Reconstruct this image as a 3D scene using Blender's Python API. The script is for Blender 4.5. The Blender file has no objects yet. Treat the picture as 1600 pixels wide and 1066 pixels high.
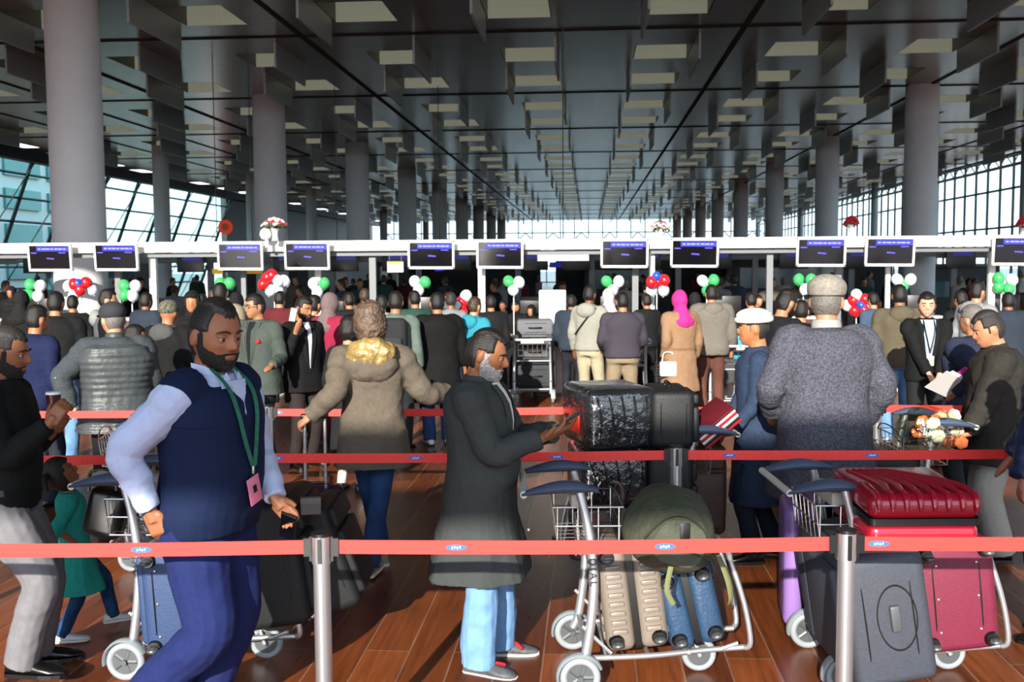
import bpy, bmesh, math, random
import numpy as np
from mathutils import Vector, Matrix, Euler, noise as mnoise
R = math.radians
random.seed(7)
SC = bpy.context.scene
COL = SC.collection
# ------------------------------------------------------------------ camera
CAMZ = 2.02
cam_d = bpy.data.cameras.new('camera'); cam = bpy.data.objects.new('camera', cam_d); COL.objects.link(cam)
CM = Matrix.Rotation(R(90 - 4.2), 4, 'X') @ Matrix.Rotation(R(-0.36), 4, 'Z')
CM.translation = (0, 0, CAMZ)
cam.matrix_world = CM
cam_d.sensor_width = 36; cam_d.lens = 36; cam_d.clip_start = .05; cam_d.clip_end = 1000
cam_d.dof.use_dof = True; cam_d.dof.focus_distance = 5.0; cam_d.dof.aperture_fstop = 5.6
SC.camera = cam
# ------------------------------------------------------------------ light
SC.view_settings.view_transform = 'Standard'; SC.view_settings.look = 'None'
SC.view_settings.exposure = 0.0; SC.view_settings.gamma = 1
SC.view_settings.use_curve_mapping = False
SC.render.film_transparent = False
cy = SC.cycles
cy.use_denoising = True; cy.max_bounces = 6; cy.diffuse_bounces = 3; cy.glossy_bounces = 3
cy.transparent_max_bounces = 12; cy.transmission_bounces = 3; cy.sample_clamp_indirect = 4.0
cy.caustics_reflective = False; cy.caustics_refractive = False
HA = math.atan(120 / 1600)            # the hall is turned this much against the view


def build_world():
    w = bpy.data.worlds.new('sky'); SC.world = w; w.use_nodes = True
    nt = w.node_tree; nt.nodes.clear()
    out = nt.nodes.new('ShaderNodeOutputWorld'); bg = nt.nodes.new('ShaderNodeBackground')
    tc = nt.nodes.new('ShaderNodeTexCoord'); sx = nt.nodes.new('ShaderNodeSeparateXYZ')
    cr = nt.nodes.new('ShaderNodeValToRGB')
    nt.links.new(tc.outputs['Generated'], sx.inputs[0]); nt.links.new(sx.outputs['Z'], cr.inputs[0])
    e = cr.color_ramp.elements
    e[0].position = 0.0; e[0].color = (.90, .94, 1.0, 1)
    e[1].position = 0.75; e[1].color = (.45, .60, .85, 1)
    x = e.new(.2); x.color = (.80, .90, 1.0, 1)
    nt.links.new(cr.outputs[0], bg.inputs[0]); bg.inputs[1].default_value = 3.2
    nt.links.new(bg.outputs[0], out.inputs[0])


build_world()
SUN_EL, SUN_AZ = R(20.4), R(14)
sd = bpy.data.lights.new('sun', 'SUN'); sun = bpy.data.objects.new('sun', sd); COL.objects.link(sun)
sd.energy = 9.0; sd.angle = R(.6); sd.color = (1.0, .93, .82)
sdir = Vector((math.sin(SUN_AZ) * math.cos(SUN_EL), math.cos(SUN_AZ) * math.cos(SUN_EL), -math.sin(SUN_EL)))
sun.rotation_euler = sdir.to_track_quat('-Z', 'Y').to_euler()
sun.location = (-6, -12, 14)

# ------------------------------------------------------------------ helpers


def P(px, py, d):
    """world point seen at photo pixel px, py at distance d along world Y"""
    v = CM.to_3x3() @ Vector(((px - 800) / 1600, (533 - py) / 1600, -1))
    v *= d / v.y
    return Vector((v.x, v.y, v.z + CAMZ))


def G(px, py, z=0.0):
    v = CM.to_3x3() @ Vector(((px - 800) / 1600, (533 - py) / 1600, -1))
    v *= (z - CAMZ) / v.z
    return Vector((v.x, v.y, z))


def H(x, y, z=0.0):
    c, s = math.cos(HA), math.sin(HA)
    return Vector((x * c + y * s, -x * s + y * c, z))


def srgb(h):
    h = h.lstrip('#')
    c = [int(h[i:i + 2], 16) / 255 for i in (0, 2, 4)]
    return tuple(v / 12.92 if v <= .04045 else ((v + .055) / 1.055) ** 2.4 for v in c) + (1,)


MATS = {}


def mat(name, col, rough=.6, metal=0.0, emit=None, estr=1.0, noise=None, bump=None, spec=None, alpha=None, coat=0, sheen=0):
    """noise=(scale, amount) varies the colour; bump=(scale, strength)"""
    if name in MATS: return MATS[name]
    m = bpy.data.materials.new(name); m.use_nodes = True
    nt = m.node_tree; b = nt.nodes['Principled BSDF']
    c = srgb(col) if isinstance(col, str) else tuple(col)
    b.inputs['Base Color'].default_value = c
    b.inputs['Roughness'].default_value = rough; b.inputs['Metallic'].default_value = metal
    if spec is not None: b.inputs['Specular IOR Level'].default_value = spec
    if coat: b.inputs['Coat Weight'].default_value = coat; b.inputs['Coat Roughness'].default_value = .12
    if sheen: b.inputs['Sheen Weight'].default_value = sheen
    if emit: b.inputs['Emission Color'].default_value = srgb(emit); b.inputs['Emission Strength'].default_value = estr
    if noise or bump: tc = nt.nodes.new('ShaderNodeTexCoord')
    if noise:
        n = nt.nodes.new('ShaderNodeTexNoise'); n.inputs['Scale'].default_value = noise[0]; n.inputs['Detail'].default_value = 4
        nt.links.new(tc.outputs['Object'], n.inputs['Vector'])
        mr = nt.nodes.new('ShaderNodeMapRange'); mr.inputs[1].default_value = .3; mr.inputs[2].default_value = .7
        mr.inputs[3].default_value = 1 - noise[1]; mr.inputs[4].default_value = 1 + noise[1]
        nt.links.new(n.outputs[0], mr.inputs[0])
        mx = nt.nodes.new('ShaderNodeVectorMath'); mx.operation = 'SCALE'; mx.inputs[0].default_value = c[:3]
        nt.links.new(mr.outputs[0], mx.inputs['Scale']); nt.links.new(mx.outputs[0], b.inputs['Base Color'])
    if bump:
        n2 = nt.nodes.new('ShaderNodeTexNoise'); n2.inputs['Scale'].default_value = bump[0]; n2.inputs['Detail'].default_value = 3
        nt.links.new(tc.outputs['Object'], n2.inputs['Vector'])
        bm_ = nt.nodes.new('ShaderNodeBump'); bm_.inputs['Strength'].default_value = bump[1]; bm_.inputs['Distance'].default_value = .02
        nt.links.new(n2.outputs[0], bm_.inputs['Height']); nt.links.new(bm_.outputs[0], b.inputs['Normal'])
    MATS[name] = m
    return m


def cloth(col, name=None, n=.12, sc=60, b=.35, rough=.85):
    return mat(name or 'cloth' + col, col, rough, noise=(sc, n), bump=(9, b), spec=.25)


class MB:
    def __init__(s): s.v = []; s.f = []

    def add(s, vs, fs, M=None):
        o = len(s.v)
        for p in vs:
            p = Vector(p)
            s.v.append(tuple(M @ p) if M is not None else tuple(p))
        s.f += [tuple(i + o for i in f) for f in fs]
        return s

    def box(s, c, d, rot=None, M=None):
        x, y, z = [k / 2 for k in d]
        Mr = Matrix.Translation(c) @ (Euler(rot).to_matrix().to_4x4() if rot else Matrix.Identity(4))
        if M is not None: Mr = M @ Mr
        vs = [(-x, -y, -z), (x, -y, -z), (x, y, -z), (-x, y, -z), (-x, -y, z), (x, -y, z), (x, y, z), (-x, y, z)]
        return s.add(vs, [(3, 2, 1, 0), (4, 5, 6, 7), (0, 1, 5, 4), (1, 2, 6, 5), (2, 3, 7, 6), (3, 0, 4, 7)], Mr)

    def rbox(s, c, d, r, seg=3, M=None, rot=None):
        bm = bmesh.new(); bmesh.ops.create_cube(bm, size=1)
        bmesh.ops.scale(bm, vec=d, verts=bm.verts)
        bmesh.ops.bevel(bm, geom=bm.edges[:], offset=r, segments=seg, affect='EDGES', profile=.5)
        Mr = Matrix.Translation(c) @ (Euler(rot).to_matrix().to_4x4() if rot else Matrix.Identity(4))
        if M is not None: Mr = M @ Mr
        s.add([v.co.copy() for v in bm.verts], [[v.index for v in f.verts] for f in bm.faces], Mr)
        bm.free(); return s

    def loft(s, rings, cap=True, M=None):
        n = len(rings[0]); o = len(s.v)
        for r in rings:
            for p in r: s.v.append(tuple(M @ Vector(p)) if M is not None else tuple(p))
        for i in range(len(rings) - 1):
            for j in range(n):
                a = o + i * n + j; b = o + i * n + (j + 1) % n
                s.f.append((a, b, b + n, a + n))
        if cap:
            s.f.append(tuple(o + j for j in reversed(range(n))))
            s.f.append(tuple(o + (len(rings) - 1) * n + j for j in range(n)))
        return s

    def tube(s, pts, rad, n=8, smooth=0, cap=True, flat=1.0, M=None):
        pts = [Vector(p) for p in pts]
        if not hasattr(rad, '__len__'): rad = [rad] * len(pts)
        if smooth: pts, rad = catmull(pts, rad, smooth)
        t = [(pts[min(i + 1, len(pts) - 1)] - pts[max(i - 1, 0)]).normalized() for i in range(len(pts))]
        up = Vector((0, 0, 1)) if abs(t[0].z) < .9 else Vector((0, 1, 0))
        a = t[0].cross(up).normalized(); rings = []
        for i, p in enumerate(pts):
            a = (a - t[i] * a.dot(t[i])).normalized(); b = t[i].cross(a)
            rings.append([p + (a * math.cos(k * 2 * math.pi / n) + b * math.sin(k * 2 * math.pi / n) * flat) * rad[i] for k in range(n)])
        return s.loft(rings, cap, M)

    def ell(s, c, r, n=16, m=10, rot=None, M=None):
        Mr = Matrix.Translation(c) @ (Euler(rot).to_matrix().to_4x4() if rot else Matrix.Identity(4))
        if M is not None: Mr = M @ Mr
        vs = [(0, 0, -r[2])]; fs = []
        for i in range(1, m):
            ph = -math.pi / 2 + math.pi * i / m
            for j in range(n):
                th = 2 * math.pi * j / n
                vs.append((r[0] * math.cos(ph) * math.cos(th), r[1] * math.cos(ph) * math.sin(th), r[2] * math.sin(ph)))
        vs.append((0, 0, r[2])); top = len(vs) - 1
        for j in range(n): fs.append((0, 1 + (j + 1) % n, 1 + j))
        for i in range(m - 2):
            for j in range(n):
                a = 1 + i * n + j; b = 1 + i * n + (j + 1) % n
                fs.append((a, b, b + n, a + n))
        k = 1 + (m - 2) * n
        for j in range(n): fs.append((k + j, k + (j + 1) % n, top))
        return s.add(vs, fs, Mr)

    def cyl(s, a, b, r, n=16, r2=None):
        return s.tube([a, b], [r, r if r2 is None else r2], n)

    def ring(s, c, R_, r, axis='Y', n=24, m=8, arc=(0, 360), M=None):
        a0, a1 = R(arc[0]), R(arc[1]); full = arc[1] - arc[0] >= 360
        k = n if full else n + 1; rings = []
        for i in range(k):
            th = a0 + (a1 - a0) * i / n; rg = []
            for j in range(m):
                ph = 2 * math.pi * j / m; rr = R_ + r[0] * math.cos(ph); w = r[1] * math.sin(ph)
                q = {'Y': (rr * math.cos(th), w, rr * math.sin(th)), 'Z': (rr * math.cos(th), rr * math.sin(th), w), 'X': (w, rr * math.cos(th), rr * math.sin(th))}[axis]
                rg.append(Vector(c) + Vector(q))
            rings.append(rg)
        if full: rings.append(rings[0])
        return s.loft(rings, not full, M)

    def build(s, name, m, parent=None, smooth=True, loc=None, rot=None, auto=True):
        me = bpy.data.meshes.new(name); me.from_pydata(s.v, [], s.f); me.validate()
        bm = bmesh.new(); bm.from_mesh(me); bmesh.ops.recalc_face_normals(bm, faces=bm.faces[:]); bm.to_mesh(me); bm.free()
        me.materials.append(m)
        o = bpy.data.objects.new(name, me); COL.objects.link(o)
        if smooth:
            me.shade_smooth()
            if auto: me.set_sharp_from_angle(angle=R(38))
        if parent: o.parent = parent
        if loc: o.location = loc
        if rot: o.rotation_euler = rot
        return o


def catmull(p, r, k):
    P_, R_ = [], []
    n = len(p)
    for i in range(n - 1):
        p0, p1, p2, p3 = p[max(i - 1, 0)], p[i], p[i + 1], p[min(i + 2, n - 1)]
        r0, r1, r2, r3 = r[max(i - 1, 0)], r[i], r[i + 1], r[min(i + 2, n - 1)]
        for j in range(k):
            t = j / k
            f = lambda a, b, c, d: .5 * ((2 * b) + (c - a) * t + (2 * a - 5 * b + 4 * c - d) * t * t + (3 * b - a - 3 * c + d) * t ** 3)
            P_.append(f(p0, p1, p2, p3)); R_.append(f(r0, r1, r2, r3))
    P_.append(p[-1]); R_.append(r[-1])
    return P_, R_


def tag(o, label=None, cat=None, group=None, kind=None):
    if label: o['label'] = label
    if cat: o['category'] = cat
    if group: o['group'] = group
    if kind: o['kind'] = kind
    return o


def thing(name, label, cat, loc=(0, 0, 0), rz=0, group=None, M=None):
    o = bpy.data.objects.new(name, None); COL.objects.link(o); o.empty_display_size = .1
    if M is not None: o.matrix_world = M
    else: o.location = loc; o.rotation_euler = (0, 0, rz)
    return tag(o, label, cat, group)


def copy_tree(o, parent=None):
    c = o.copy(); COL.objects.link(c); c.parent = parent
    for ch in list(o.children): copy_tree(ch, c)
    return c


def hall(mb, name, m, smooth=False, kind='structure'):
    o = mb.build(name, m, smooth=smooth); o.rotation_euler = (0, 0, -HA); tag(o, kind=kind); return o


ORD = ['nearest', 'second', 'third', 'fourth', 'fifth', 'sixth', 'seventh', 'eighth', 'ninth', 'tenth', 'eleventh', 'twelfth',
       'thirteenth', 'fourteenth', 'fifteenth', 'sixteenth', 'seventeenth', 'eighteenth', 'nineteenth', 'twentieth', 'twenty-first', 'twenty-second', 'twenty-third', 'twenty-fourth', 'twenty-fifth']

# ================================================================== THE HALL
CEIL = 7.22


def plank_mat():
    m = bpy.data.materials.new('wood_planks'); m.use_nodes = True; nt = m.node_tree; b = nt.nodes['Principled BSDF']
    L = nt.links.new; N = nt.nodes.new
    tc = N('ShaderNodeTexCoord'); sx = N('ShaderNodeSeparateXYZ'); cx = N('ShaderNodeCombineXYZ')
    L(tc.outputs['Object'], sx.inputs[0]); L(sx.outputs['Y'], cx.inputs['X']); L(sx.outputs['X'], cx.inputs['Y'])
    br = N('ShaderNodeTexBrick'); L(cx.outputs[0], br.inputs['Vector'])
    br.offset = .37; br.inputs['Scale'].default_value = 1; br.inputs['Brick Width'].default_value = 2.6
    br.inputs['Row Height'].default_value = .235; br.inputs['Mortar Size'].default_value = .0045; br.inputs['Bias'].default_value = 0
    br.inputs['Color1'].default_value = srgb('#8c4a24'); br.inputs['Color2'].default_value = srgb('#5a2e16'); br.inputs['Mortar'].default_value = srgb('#8d6a55')
    n = N('ShaderNodeTexNoise'); mp = N('ShaderNodeMapping'); mp.inputs['Scale'].default_value = (14, .8, 1); n.inputs['Detail'].default_value = 5
    L(tc.outputs['Object'], mp.inputs[0]); L(mp.outputs[0], n.inputs['Vector']); n.inputs['Scale'].default_value = 2.2
    mr = N('ShaderNodeMapRange'); mr.inputs[1].default_value = .25; mr.inputs[2].default_value = .75; mr.inputs[3].default_value = .62; mr.inputs[4].default_value = 1.35
    L(n.outputs[0], mr.inputs[0]); vm = N('ShaderNodeVectorMath'); vm.operation = 'SCALE'
    L(br.outputs['Color'], vm.inputs[0]); L(mr.outputs[0], vm.inputs['Scale']); L(vm.outputs[0], b.inputs['Base Color'])
    mr2 = N('ShaderNodeMapRange'); mr2.inputs[3].default_value = .2; mr2.inputs[4].default_value = .4; L(n.outputs[0], mr2.inputs[0])
    L(mr2.outputs[0], b.inputs['Roughness'])
    bp = N('ShaderNodeBump'); bp.inputs['Strength'].default_value = .25; bp.inputs['Distance'].default_value = .004; bp.invert = True
    L(br.outputs['Fac'], bp.inputs['Height']); L(bp.outputs[0], b.inputs['Normal'])
    return m


def ceiling_mat():
    m = bpy.data.materials.new('ceiling_panels'); m.use_nodes = True; nt = m.node_tree; b = nt.nodes['Principled BSDF']
    L = nt.links.new; N = nt.nodes.new
    tc = N('ShaderNodeTexCoord'); mp = N('ShaderNodeMapping'); mp.inputs['Scale'].default_value = (.5, 6, 1)
    L(tc.outputs['Object'], mp.inputs[0]); n = N('ShaderNodeTexNoise'); n.inputs['Scale'].default_value = 1.4; n.inputs['Detail'].default_value = 6
    L(mp.outputs[0], n.inputs['Vector'])
    # panels 3.25 x 4.1 m, each with its own shade of anodised metal
    mp2 = N('ShaderNodeMapping'); mp2.inputs['Scale'].default_value = (1 / 3.25, 1 / 4.1, 0); mp2.inputs['Location'].default_value = (-3.42 / 3.25, -23.1 / 4.1, 0)
    L(tc.outputs['Object'], mp2.inputs[0]); fl = N('ShaderNodeVectorMath'); fl.operation = 'FLOOR'; L(mp2.outputs[0], fl.inputs[0])
    wn = N('ShaderNodeTexWhiteNoise'); L(fl.outputs[0], wn.inputs['Vector'])
    ad = N('ShaderNodeMath'); ad.operation = 'MULTIPLY_ADD'; ad.inputs[1].default_value = .35; L(wn.outputs['Value'], ad.inputs[0]); L(n.outputs[0], ad.inputs[2])
    cr = N('ShaderNodeValToRGB'); L(ad.outputs[0], cr.inputs[0]); e = cr.color_ramp.elements
    e[0].position = .35; e[0].color = srgb('#8a857b'); e[1].position = .95; e[1].color = srgb('#bab5a8')
    L(cr.outputs[0], b.inputs['Base Color']); b.inputs['Roughness'].default_value = .24; b.inputs['Metallic'].default_value = .7
    bp = N('ShaderNodeBump'); bp.inputs['Strength'].default_value = .12; bp.inputs['Distance'].default_value = .01; L(n.outputs[0], bp.inputs['Height']); L(bp.outputs[0], b.inputs['Normal'])
    return m


M_FLOOR = plank_mat(); M_CEIL = ceiling_mat()
M_COLUMN = mat('column_plaster', '#e4e7ea', .7, noise=(1.2, .05))
M_SEAM = mat('seam_black', '#101010', .8)
M_FIN = mat('fin_metal', '#a3a8a8', .45, metal=.3)
M_RECESS = mat('recess_metal', '#6a6a66', .5, metal=.2)
M_DARKFRAME = mat('dark_frame', '#141b1d', .5)
M_STEEL = mat('brushed_steel', '#b9b9b9', .28, metal=1.0, noise=(30, .05))
M_CHROME = mat('polished_steel', '#c9cbcd', .3, metal=.85)
M_ALU = mat('cast_aluminium', '#c4c8cb', .38, metal=.75)
M_WHITE = mat('white_enamel', '#f1f1ee', .45)
M_BLACKPL = mat('black_plastic', '#0c0c0d', .4)
M_DARKGREY = mat('dark_grey_laminate', '#2b2d30', .5)
M_GREYSH = mat('grey_laminate', '#6d7073', .5)


def glass_mat(name, tint, refl=.12, rough=.03):
    m = bpy.data.materials.new(name); m.use_nodes = True; nt = m.node_tree; nt.nodes.clear()
    o = nt.nodes.new('ShaderNodeOutputMaterial'); mx = nt.nodes.new('ShaderNodeMixShader'); t = nt.nodes.new('ShaderNodeBsdfTransparent')
    g = nt.nodes.new('ShaderNodeBsdfGlossy'); t.inputs[0].default_value = srgb(tint); g.inputs['Roughness'].default_value = rough
    mx.inputs[0].default_value = refl
    nt.links.new(t.outputs[0], mx.inputs[1]); nt.links.new(g.outputs[0], mx.inputs[2]); nt.links.new(mx.outputs[0], o.inputs[0])
    return m


M_GLASS_L = glass_mat('teal_glass', '#b4dcdc'); M_GLASS_R = glass_mat('clear_glass', '#d3e6ea')

mb = MB(); mb.box((-2, 55, -.1), (110, 150, .2)); hall(mb, 'floor', M_FLOOR)
mb = MB(); mb.box((0, 60, -.35), (700, 700, .1)); hall(mb, 'ground_outside', mat('outside_paving', '#9a9c98', .9))

# ceiling: a sheet with an opening at each skylight recess
LX = [-1.45 + 3.25 * k for k in range(-7, 7)]
LY = []
s_ = 23.1 - 8.2
while s_ < 118:
    LY += [(s_ + 2.6, 1), (s_ + 6.2, -1)]; s_ += 8.2
LY = [(y, f) for y, f in LY if 20 < y < 117]
xs = sorted([-24.6] + [x + q for x in LX for q in (-.66, .66)] + [19.9]); xs = [x for x in xs if -24.61 < x < 19.91]
ys = [4.8] + [y + q for y, _ in LY for q in (-.82, .82)] + [119]
mb = MB(); V = {}
for i in range(len(xs) - 1):
    for j in range(len(ys) - 1):
        cx, cy_ = (xs[i] + xs[i + 1]) / 2, (ys[j] + ys[j + 1]) / 2
        if any(abs(cx - x) < .6 for x in LX) and any(abs(cy_ - y) < .7 for y, _ in LY): continue
        o = len(mb.v); mb.v += [(xs[i], ys[j], CEIL), (xs[i + 1], ys[j], CEIL), (xs[i + 1], ys[j + 1], CEIL), (xs[i], ys[j + 1], CEIL)]
        mb.f.append((o, o + 3, o + 2, o + 1))
mb2 = MB(); mb2.v = mb.v; mb2.f = mb.f
me_ = hall(mb2, 'ceiling', M_CEIL)
bm = bmesh.new(); bm.from_mesh(me_.data); bmesh.ops.remove_doubles(bm, verts=bm.verts, dist=.001)
for f in bm.faces:
    if f.normal.z > 0: f.normal_flip()
bm.to_mesh(me_.data); bm.free()
mb = MB(); mb.box((-2.3, 61.9, CEIL + 1.3), (44.6, 114.2, .3)); hall(mb, 'roof_slab', M_DARKGREY)
mb = MB(); mb.box((0, -1.9, 13), (60, 14.4, .3)); hall(mb, 'canopy_roof', M_GREYSH)
mb = MB(); mb.box((0, 4.85, CEIL + 3), (60, .2, 6)); hall(mb, 'trim_1', M_GREYSH)
mb = MB()
for x in [-16.3, -13.0, -6.45, 3.42, 9.95, 16.5, -19.6]: mb.box((x, 61.95, CEIL - .012), (.11 if abs(x) != 13 else .15, 113.9, .02))
k = 14.9
while k < 119: mb.box((-2.35, k, CEIL - .014), (44.4, .12, .02)); k += 8.2
hall(mb, 'trim_2', M_SEAM)

# skylight recesses with their hanging fins
M_DAYGLOW = mat('painted_daylight_glow', '#77786c', .6, emit='#cfcfb4', estr=.24)  # no lamp: emission paints the daylight falling on each recess's far wall
try: M_DAYGLOW.cycles.emission_sampling = 'NONE'
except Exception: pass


def make_skylight(side):
    t = thing('skylight_recess', '', '', (0, 0, 0))
    m = MB(); x, y, h = .66, .82, .62
    m.box((-x - .01, 0, h / 2), (.02, 2 * y, h)); m.box((x + .01, 0, h / 2), (.02, 2 * y, h)); m.box((0, -y - .01, h / 2), (2 * x, .02, h)); m.box((0, 0, h + .01), (2 * x + .04, 2 * y, .02))
    m.build('recess', M_RECESS, t, False)
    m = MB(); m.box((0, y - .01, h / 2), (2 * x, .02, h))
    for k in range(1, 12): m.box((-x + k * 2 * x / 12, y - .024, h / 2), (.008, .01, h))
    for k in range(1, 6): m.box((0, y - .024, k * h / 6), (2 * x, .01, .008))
    m.build('far_wall_glow', M_DAYGLOW, t, False)
    m = MB(); m.box((side * .70, -.75, -.26), (.05, 2.5, .62)); m.build('fin', M_FIN, t, False)
    return t


proto = {1: make_skylight(1), -1: make_skylight(-1)}; used = set()
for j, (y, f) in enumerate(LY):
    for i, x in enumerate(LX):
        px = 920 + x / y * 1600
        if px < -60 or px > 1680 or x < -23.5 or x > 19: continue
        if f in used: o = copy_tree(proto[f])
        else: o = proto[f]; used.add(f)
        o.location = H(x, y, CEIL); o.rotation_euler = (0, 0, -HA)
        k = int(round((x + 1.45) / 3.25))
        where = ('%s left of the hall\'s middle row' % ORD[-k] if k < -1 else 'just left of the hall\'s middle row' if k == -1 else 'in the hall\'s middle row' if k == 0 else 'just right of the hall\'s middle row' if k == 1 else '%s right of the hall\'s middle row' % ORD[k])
        tag(o, 'louvred skylight recess %s, %s row deep' % (where, ORD[min(j, 24)]), 'ceiling light', 'louvred skylights with hanging fins')


# columns (structure)
def column(x, y, r, nm='column'):
    m = MB(); m.cyl((0, 0, 0), (0, 0, CEIL), r, 40)
    for z in (2.6, 5.0): m.ring((0, 0, z), r + .002, (.004, .012), 'Z', 40, 4)
    o = m.build(nm, M_COLUMN); o.location = H(x, y); tag(o, kind='structure'); return o


for k in range(-1, 8):
    column(-9.75, 31.1 + 12 * k, .49); column(9.8, 31.4 + 12 * k, .47)
    if k >= 1: column(-18.3, 31.1 + 12 * k, .34)

column(-16.4, 31, .15)
# left leaning glass wall
def lw(y, z): return Vector((-24.7 - (CEIL - z) * .39, y, z))


mb = MB()
for k in range(0, 18):
    y = 8.0 + 3.66 * k; mb.tube([lw(y, 0), lw(y, CEIL)], .10, 4)
for k in range(0, 8):
    z = .05 + k * 1.03; mb.tube([lw(8, z), lw(70.3, z)], .055, 4)
for k in range(0, 17):
    y = 8 + 3.66 * k; mb.tube([lw(y, .1) + Vector((.3, 0, 0)), lw(y + 3.66, CEIL) + Vector((.3, 0, 0))], .03, 4)
hall(mb, 'window_1', M_DARKFRAME)
mb = MB(); a, b_, c, d = lw(8, 0), lw(70.3, 0), lw(70.3, CEIL), lw(8, CEIL); mb.add([a, b_, c, d], [(0, 1, 2, 3)]); hall(mb, 'window_2', M_GLASS_L)
mb = MB(); mb.box((-24.6, 62, CEIL - .25), (.5, 114, .5)); mb.box((-25.5, 95, 3.6), (.4, 49, 7.3)); hall(mb, 'wall_left', M_DARKGREY)
# right glass wall
mb = MB()
for k in range(0, 72): mb.box((19.8, 8 + 1.55 * k, 3.6), (.10, .09, 7.2))
for z in (.1, 1.9, 3.7, 5.5, 7.0): mb.box((19.75, 63.5, z), (.08, 111, .10))
hall(mb, 'window_3', mat('window_frame_grey', '#3a4548', .5))
mb = MB(); mb.add([(19.85, 8, 0), (19.85, 119, 0), (19.85, 119, CEIL), (19.85, 8, CEIL)], [(0, 1, 2, 3)]); hall(mb, 'window_4', M_GLASS_R)
mb = MB()
for k in range(0, 10): mb.cyl((19.2, 11 + 12 * k, 0), (19.2, 11 + 12 * k, CEIL), .24, 16)
for q in (6.95, 6.45): mb.box((19.2, 63, q), (.14, 112, .12))
for k in range(0, 74): mb.tube([(19.2, 8 + 1.5 * k, 6.45), (19.2, 8.75 + 1.5 * k, 6.95), (19.2, 9.5 + 1.5 * k, 6.45)], .035, 4)
hall(mb, 'trim_3', mat('pale_truss', '#b5c3c2', .4))
# far end glazing
mb = MB()
for k in range(-15, 13): mb.box((k * 1.62, 119, 3.6), (.12, .1, 7.2))
for z in (.1, 2.0, 3.9, 5.8): mb.box((-2.3, 119, z), (44, .1, .12))
for k in range(-15, 12, 2): mb.tube([(k * 1.62, 118.9, 5.0), (k * 1.62 + .8, 118.9, 5.8), (k * 1.62 + 1.62, 118.9, 5.0)], .07, 4)
hall(mb, 'window_5', mat('far_frame', '#56616a', .5))
mb = MB(); mb.add([(-25, 119.1, 0), (20, 119.1, 0), (20, 119.1, CEIL), (-25, 119.1, CEIL)], [(0, 1, 2, 3)]); hall(mb, 'window_6', M_GLASS_R)
# front of the building behind the viewer: one deep transom and slim posts
mb = MB(); mb.box((0, -6, 5.28), (44, .25, .75)); hall(mb, 'trim_4', M_GREYSH)
mb = MB(); mb.box((-22, -1, 6.5), (.3, 16, 13)); hall(mb, 'wall_west', M_COLUMN)
mb = MB(); mb.box((22, -1, 6.5), (.3, 16, 13)); hall(mb, 'wall_east', M_COLUMN)
# what stands outside
mb = MB(); mb.box((-52, 40, 6), (6, 120, 12))
o = hall(mb, 'exterior_wall', mat('white_render', '#e6e8e6', .8))
mb = MB()
for z in (1.2, 4.2, 7.2, 10.0):
    for k in range(16): mb.box((-48.9, -12 + 7 * k, z + .8), (.3, 5.6, 1.7))
hall(mb, 'exterior_window_1', mat('teal_window_glass', '#3f8e90', .15, spec=.8))
mb = MB(); mb.box((40, 62, 5.0), (10, 26, 10)); hall(mb, 'exterior_wall', mat('greygreen_cladding', '#5d6f6c', .5))
mb = MB()
for z in (1.5, 4.5, 7.5):
    for k in range(8): mb.box((34.9, 51 + 3.1 * k, z), (.2, 2.0, 1.9))
hall(mb, 'exterior_window_2', mat('dark_window_glass', '#20343a', .15, spec=.8))

# dark check-in back walls in mid hall
mb = MB()
for (x0, x1) in ((-16, -10.6), (-9, -2.2), (-1.5, 1.6), (2.4, 9.4), (10.8, 13.5)): mb.box(((x0 + x1) / 2, 47, 1.42), (x1 - x0, .3, 2.84))
hall(mb, 'wall_middle', mat('back_wall_black', '#15171a', .6))

# ================================================================== CHECK-IN ROW


def hxy(px, hy):
    t = (px - 800) / 1600; c, s = math.cos(HA), math.sin(HA); Y = hy / (t * s + c)
    return Y * (t * c - s), hy


def hp(px, hy, z=0):
    x, y = hxy(px, hy); return H(x, y, z)


def build_gantry(hy, ps, label, mw, posts, x0, x1, group):
    t = thing('check_in_gantry', label, 'gantry', H(0, hy, 0), -HA, group)
    a, b = hxy(x0, hy)[0], hxy(x1, hy)[0]
    m = MB(); m.rbox(((a + b) / 2, 0, 2.365), (b - a, .34, .175), .012, 2); m.build('beam', mw, t)
    m = MB(); m.box(((a + b) / 2, .02, 2.235), (b - a - .1, .2, .07)); m.build('cable_tray', M_GREYSH, t, False)
    for p, w, mm in posts:
        x = hxy(p, hy)[0]; m = MB(); m.box((x, .05, 1.15), (w, w * .8, 2.24)); m.box((x, .05, .015), (w * 2, w * 2, .03)); m.build('post', mm, t, False)
    return t


GY = 16.8
M_POSTG = mat('grey_post', '#74787b', .5)
g1 = build_gantry(GY, None, 'long white overhead beam carrying the check-in screens', M_WHITE,
                  [(240, .115, M_WHITE), (753, .115, M_WHITE), (583, .11, M_POSTG), (1019, .09, M_WHITE), (993, .1, M_POSTG), (1203, .1, M_POSTG),
                   (1550, .1, M_WHITE), (381, .08, M_POSTG), (497, .09, M_WHITE), (185, .1, M_POSTG), (1310, .1, M_POSTG), (1388, .07, M_WHITE), (-60, .1, M_WHITE)], -120, 1720, None)
M_SCREEN = mat('screen_glass', '#0b0b10', .13, spec=.7)
M_HEAD = mat('blue_screen_header', '#2b2fc8', .3, emit='#3c40ee', estr=.75)
M_TXT = mat('violet_screen_text', '#5a4fd0', .3, emit='#5c52d8', estr=.5)
M_TXT2 = mat('pale_screen_text', '#8f92f0', .3, emit='#7d80f5', estr=.8)


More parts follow.
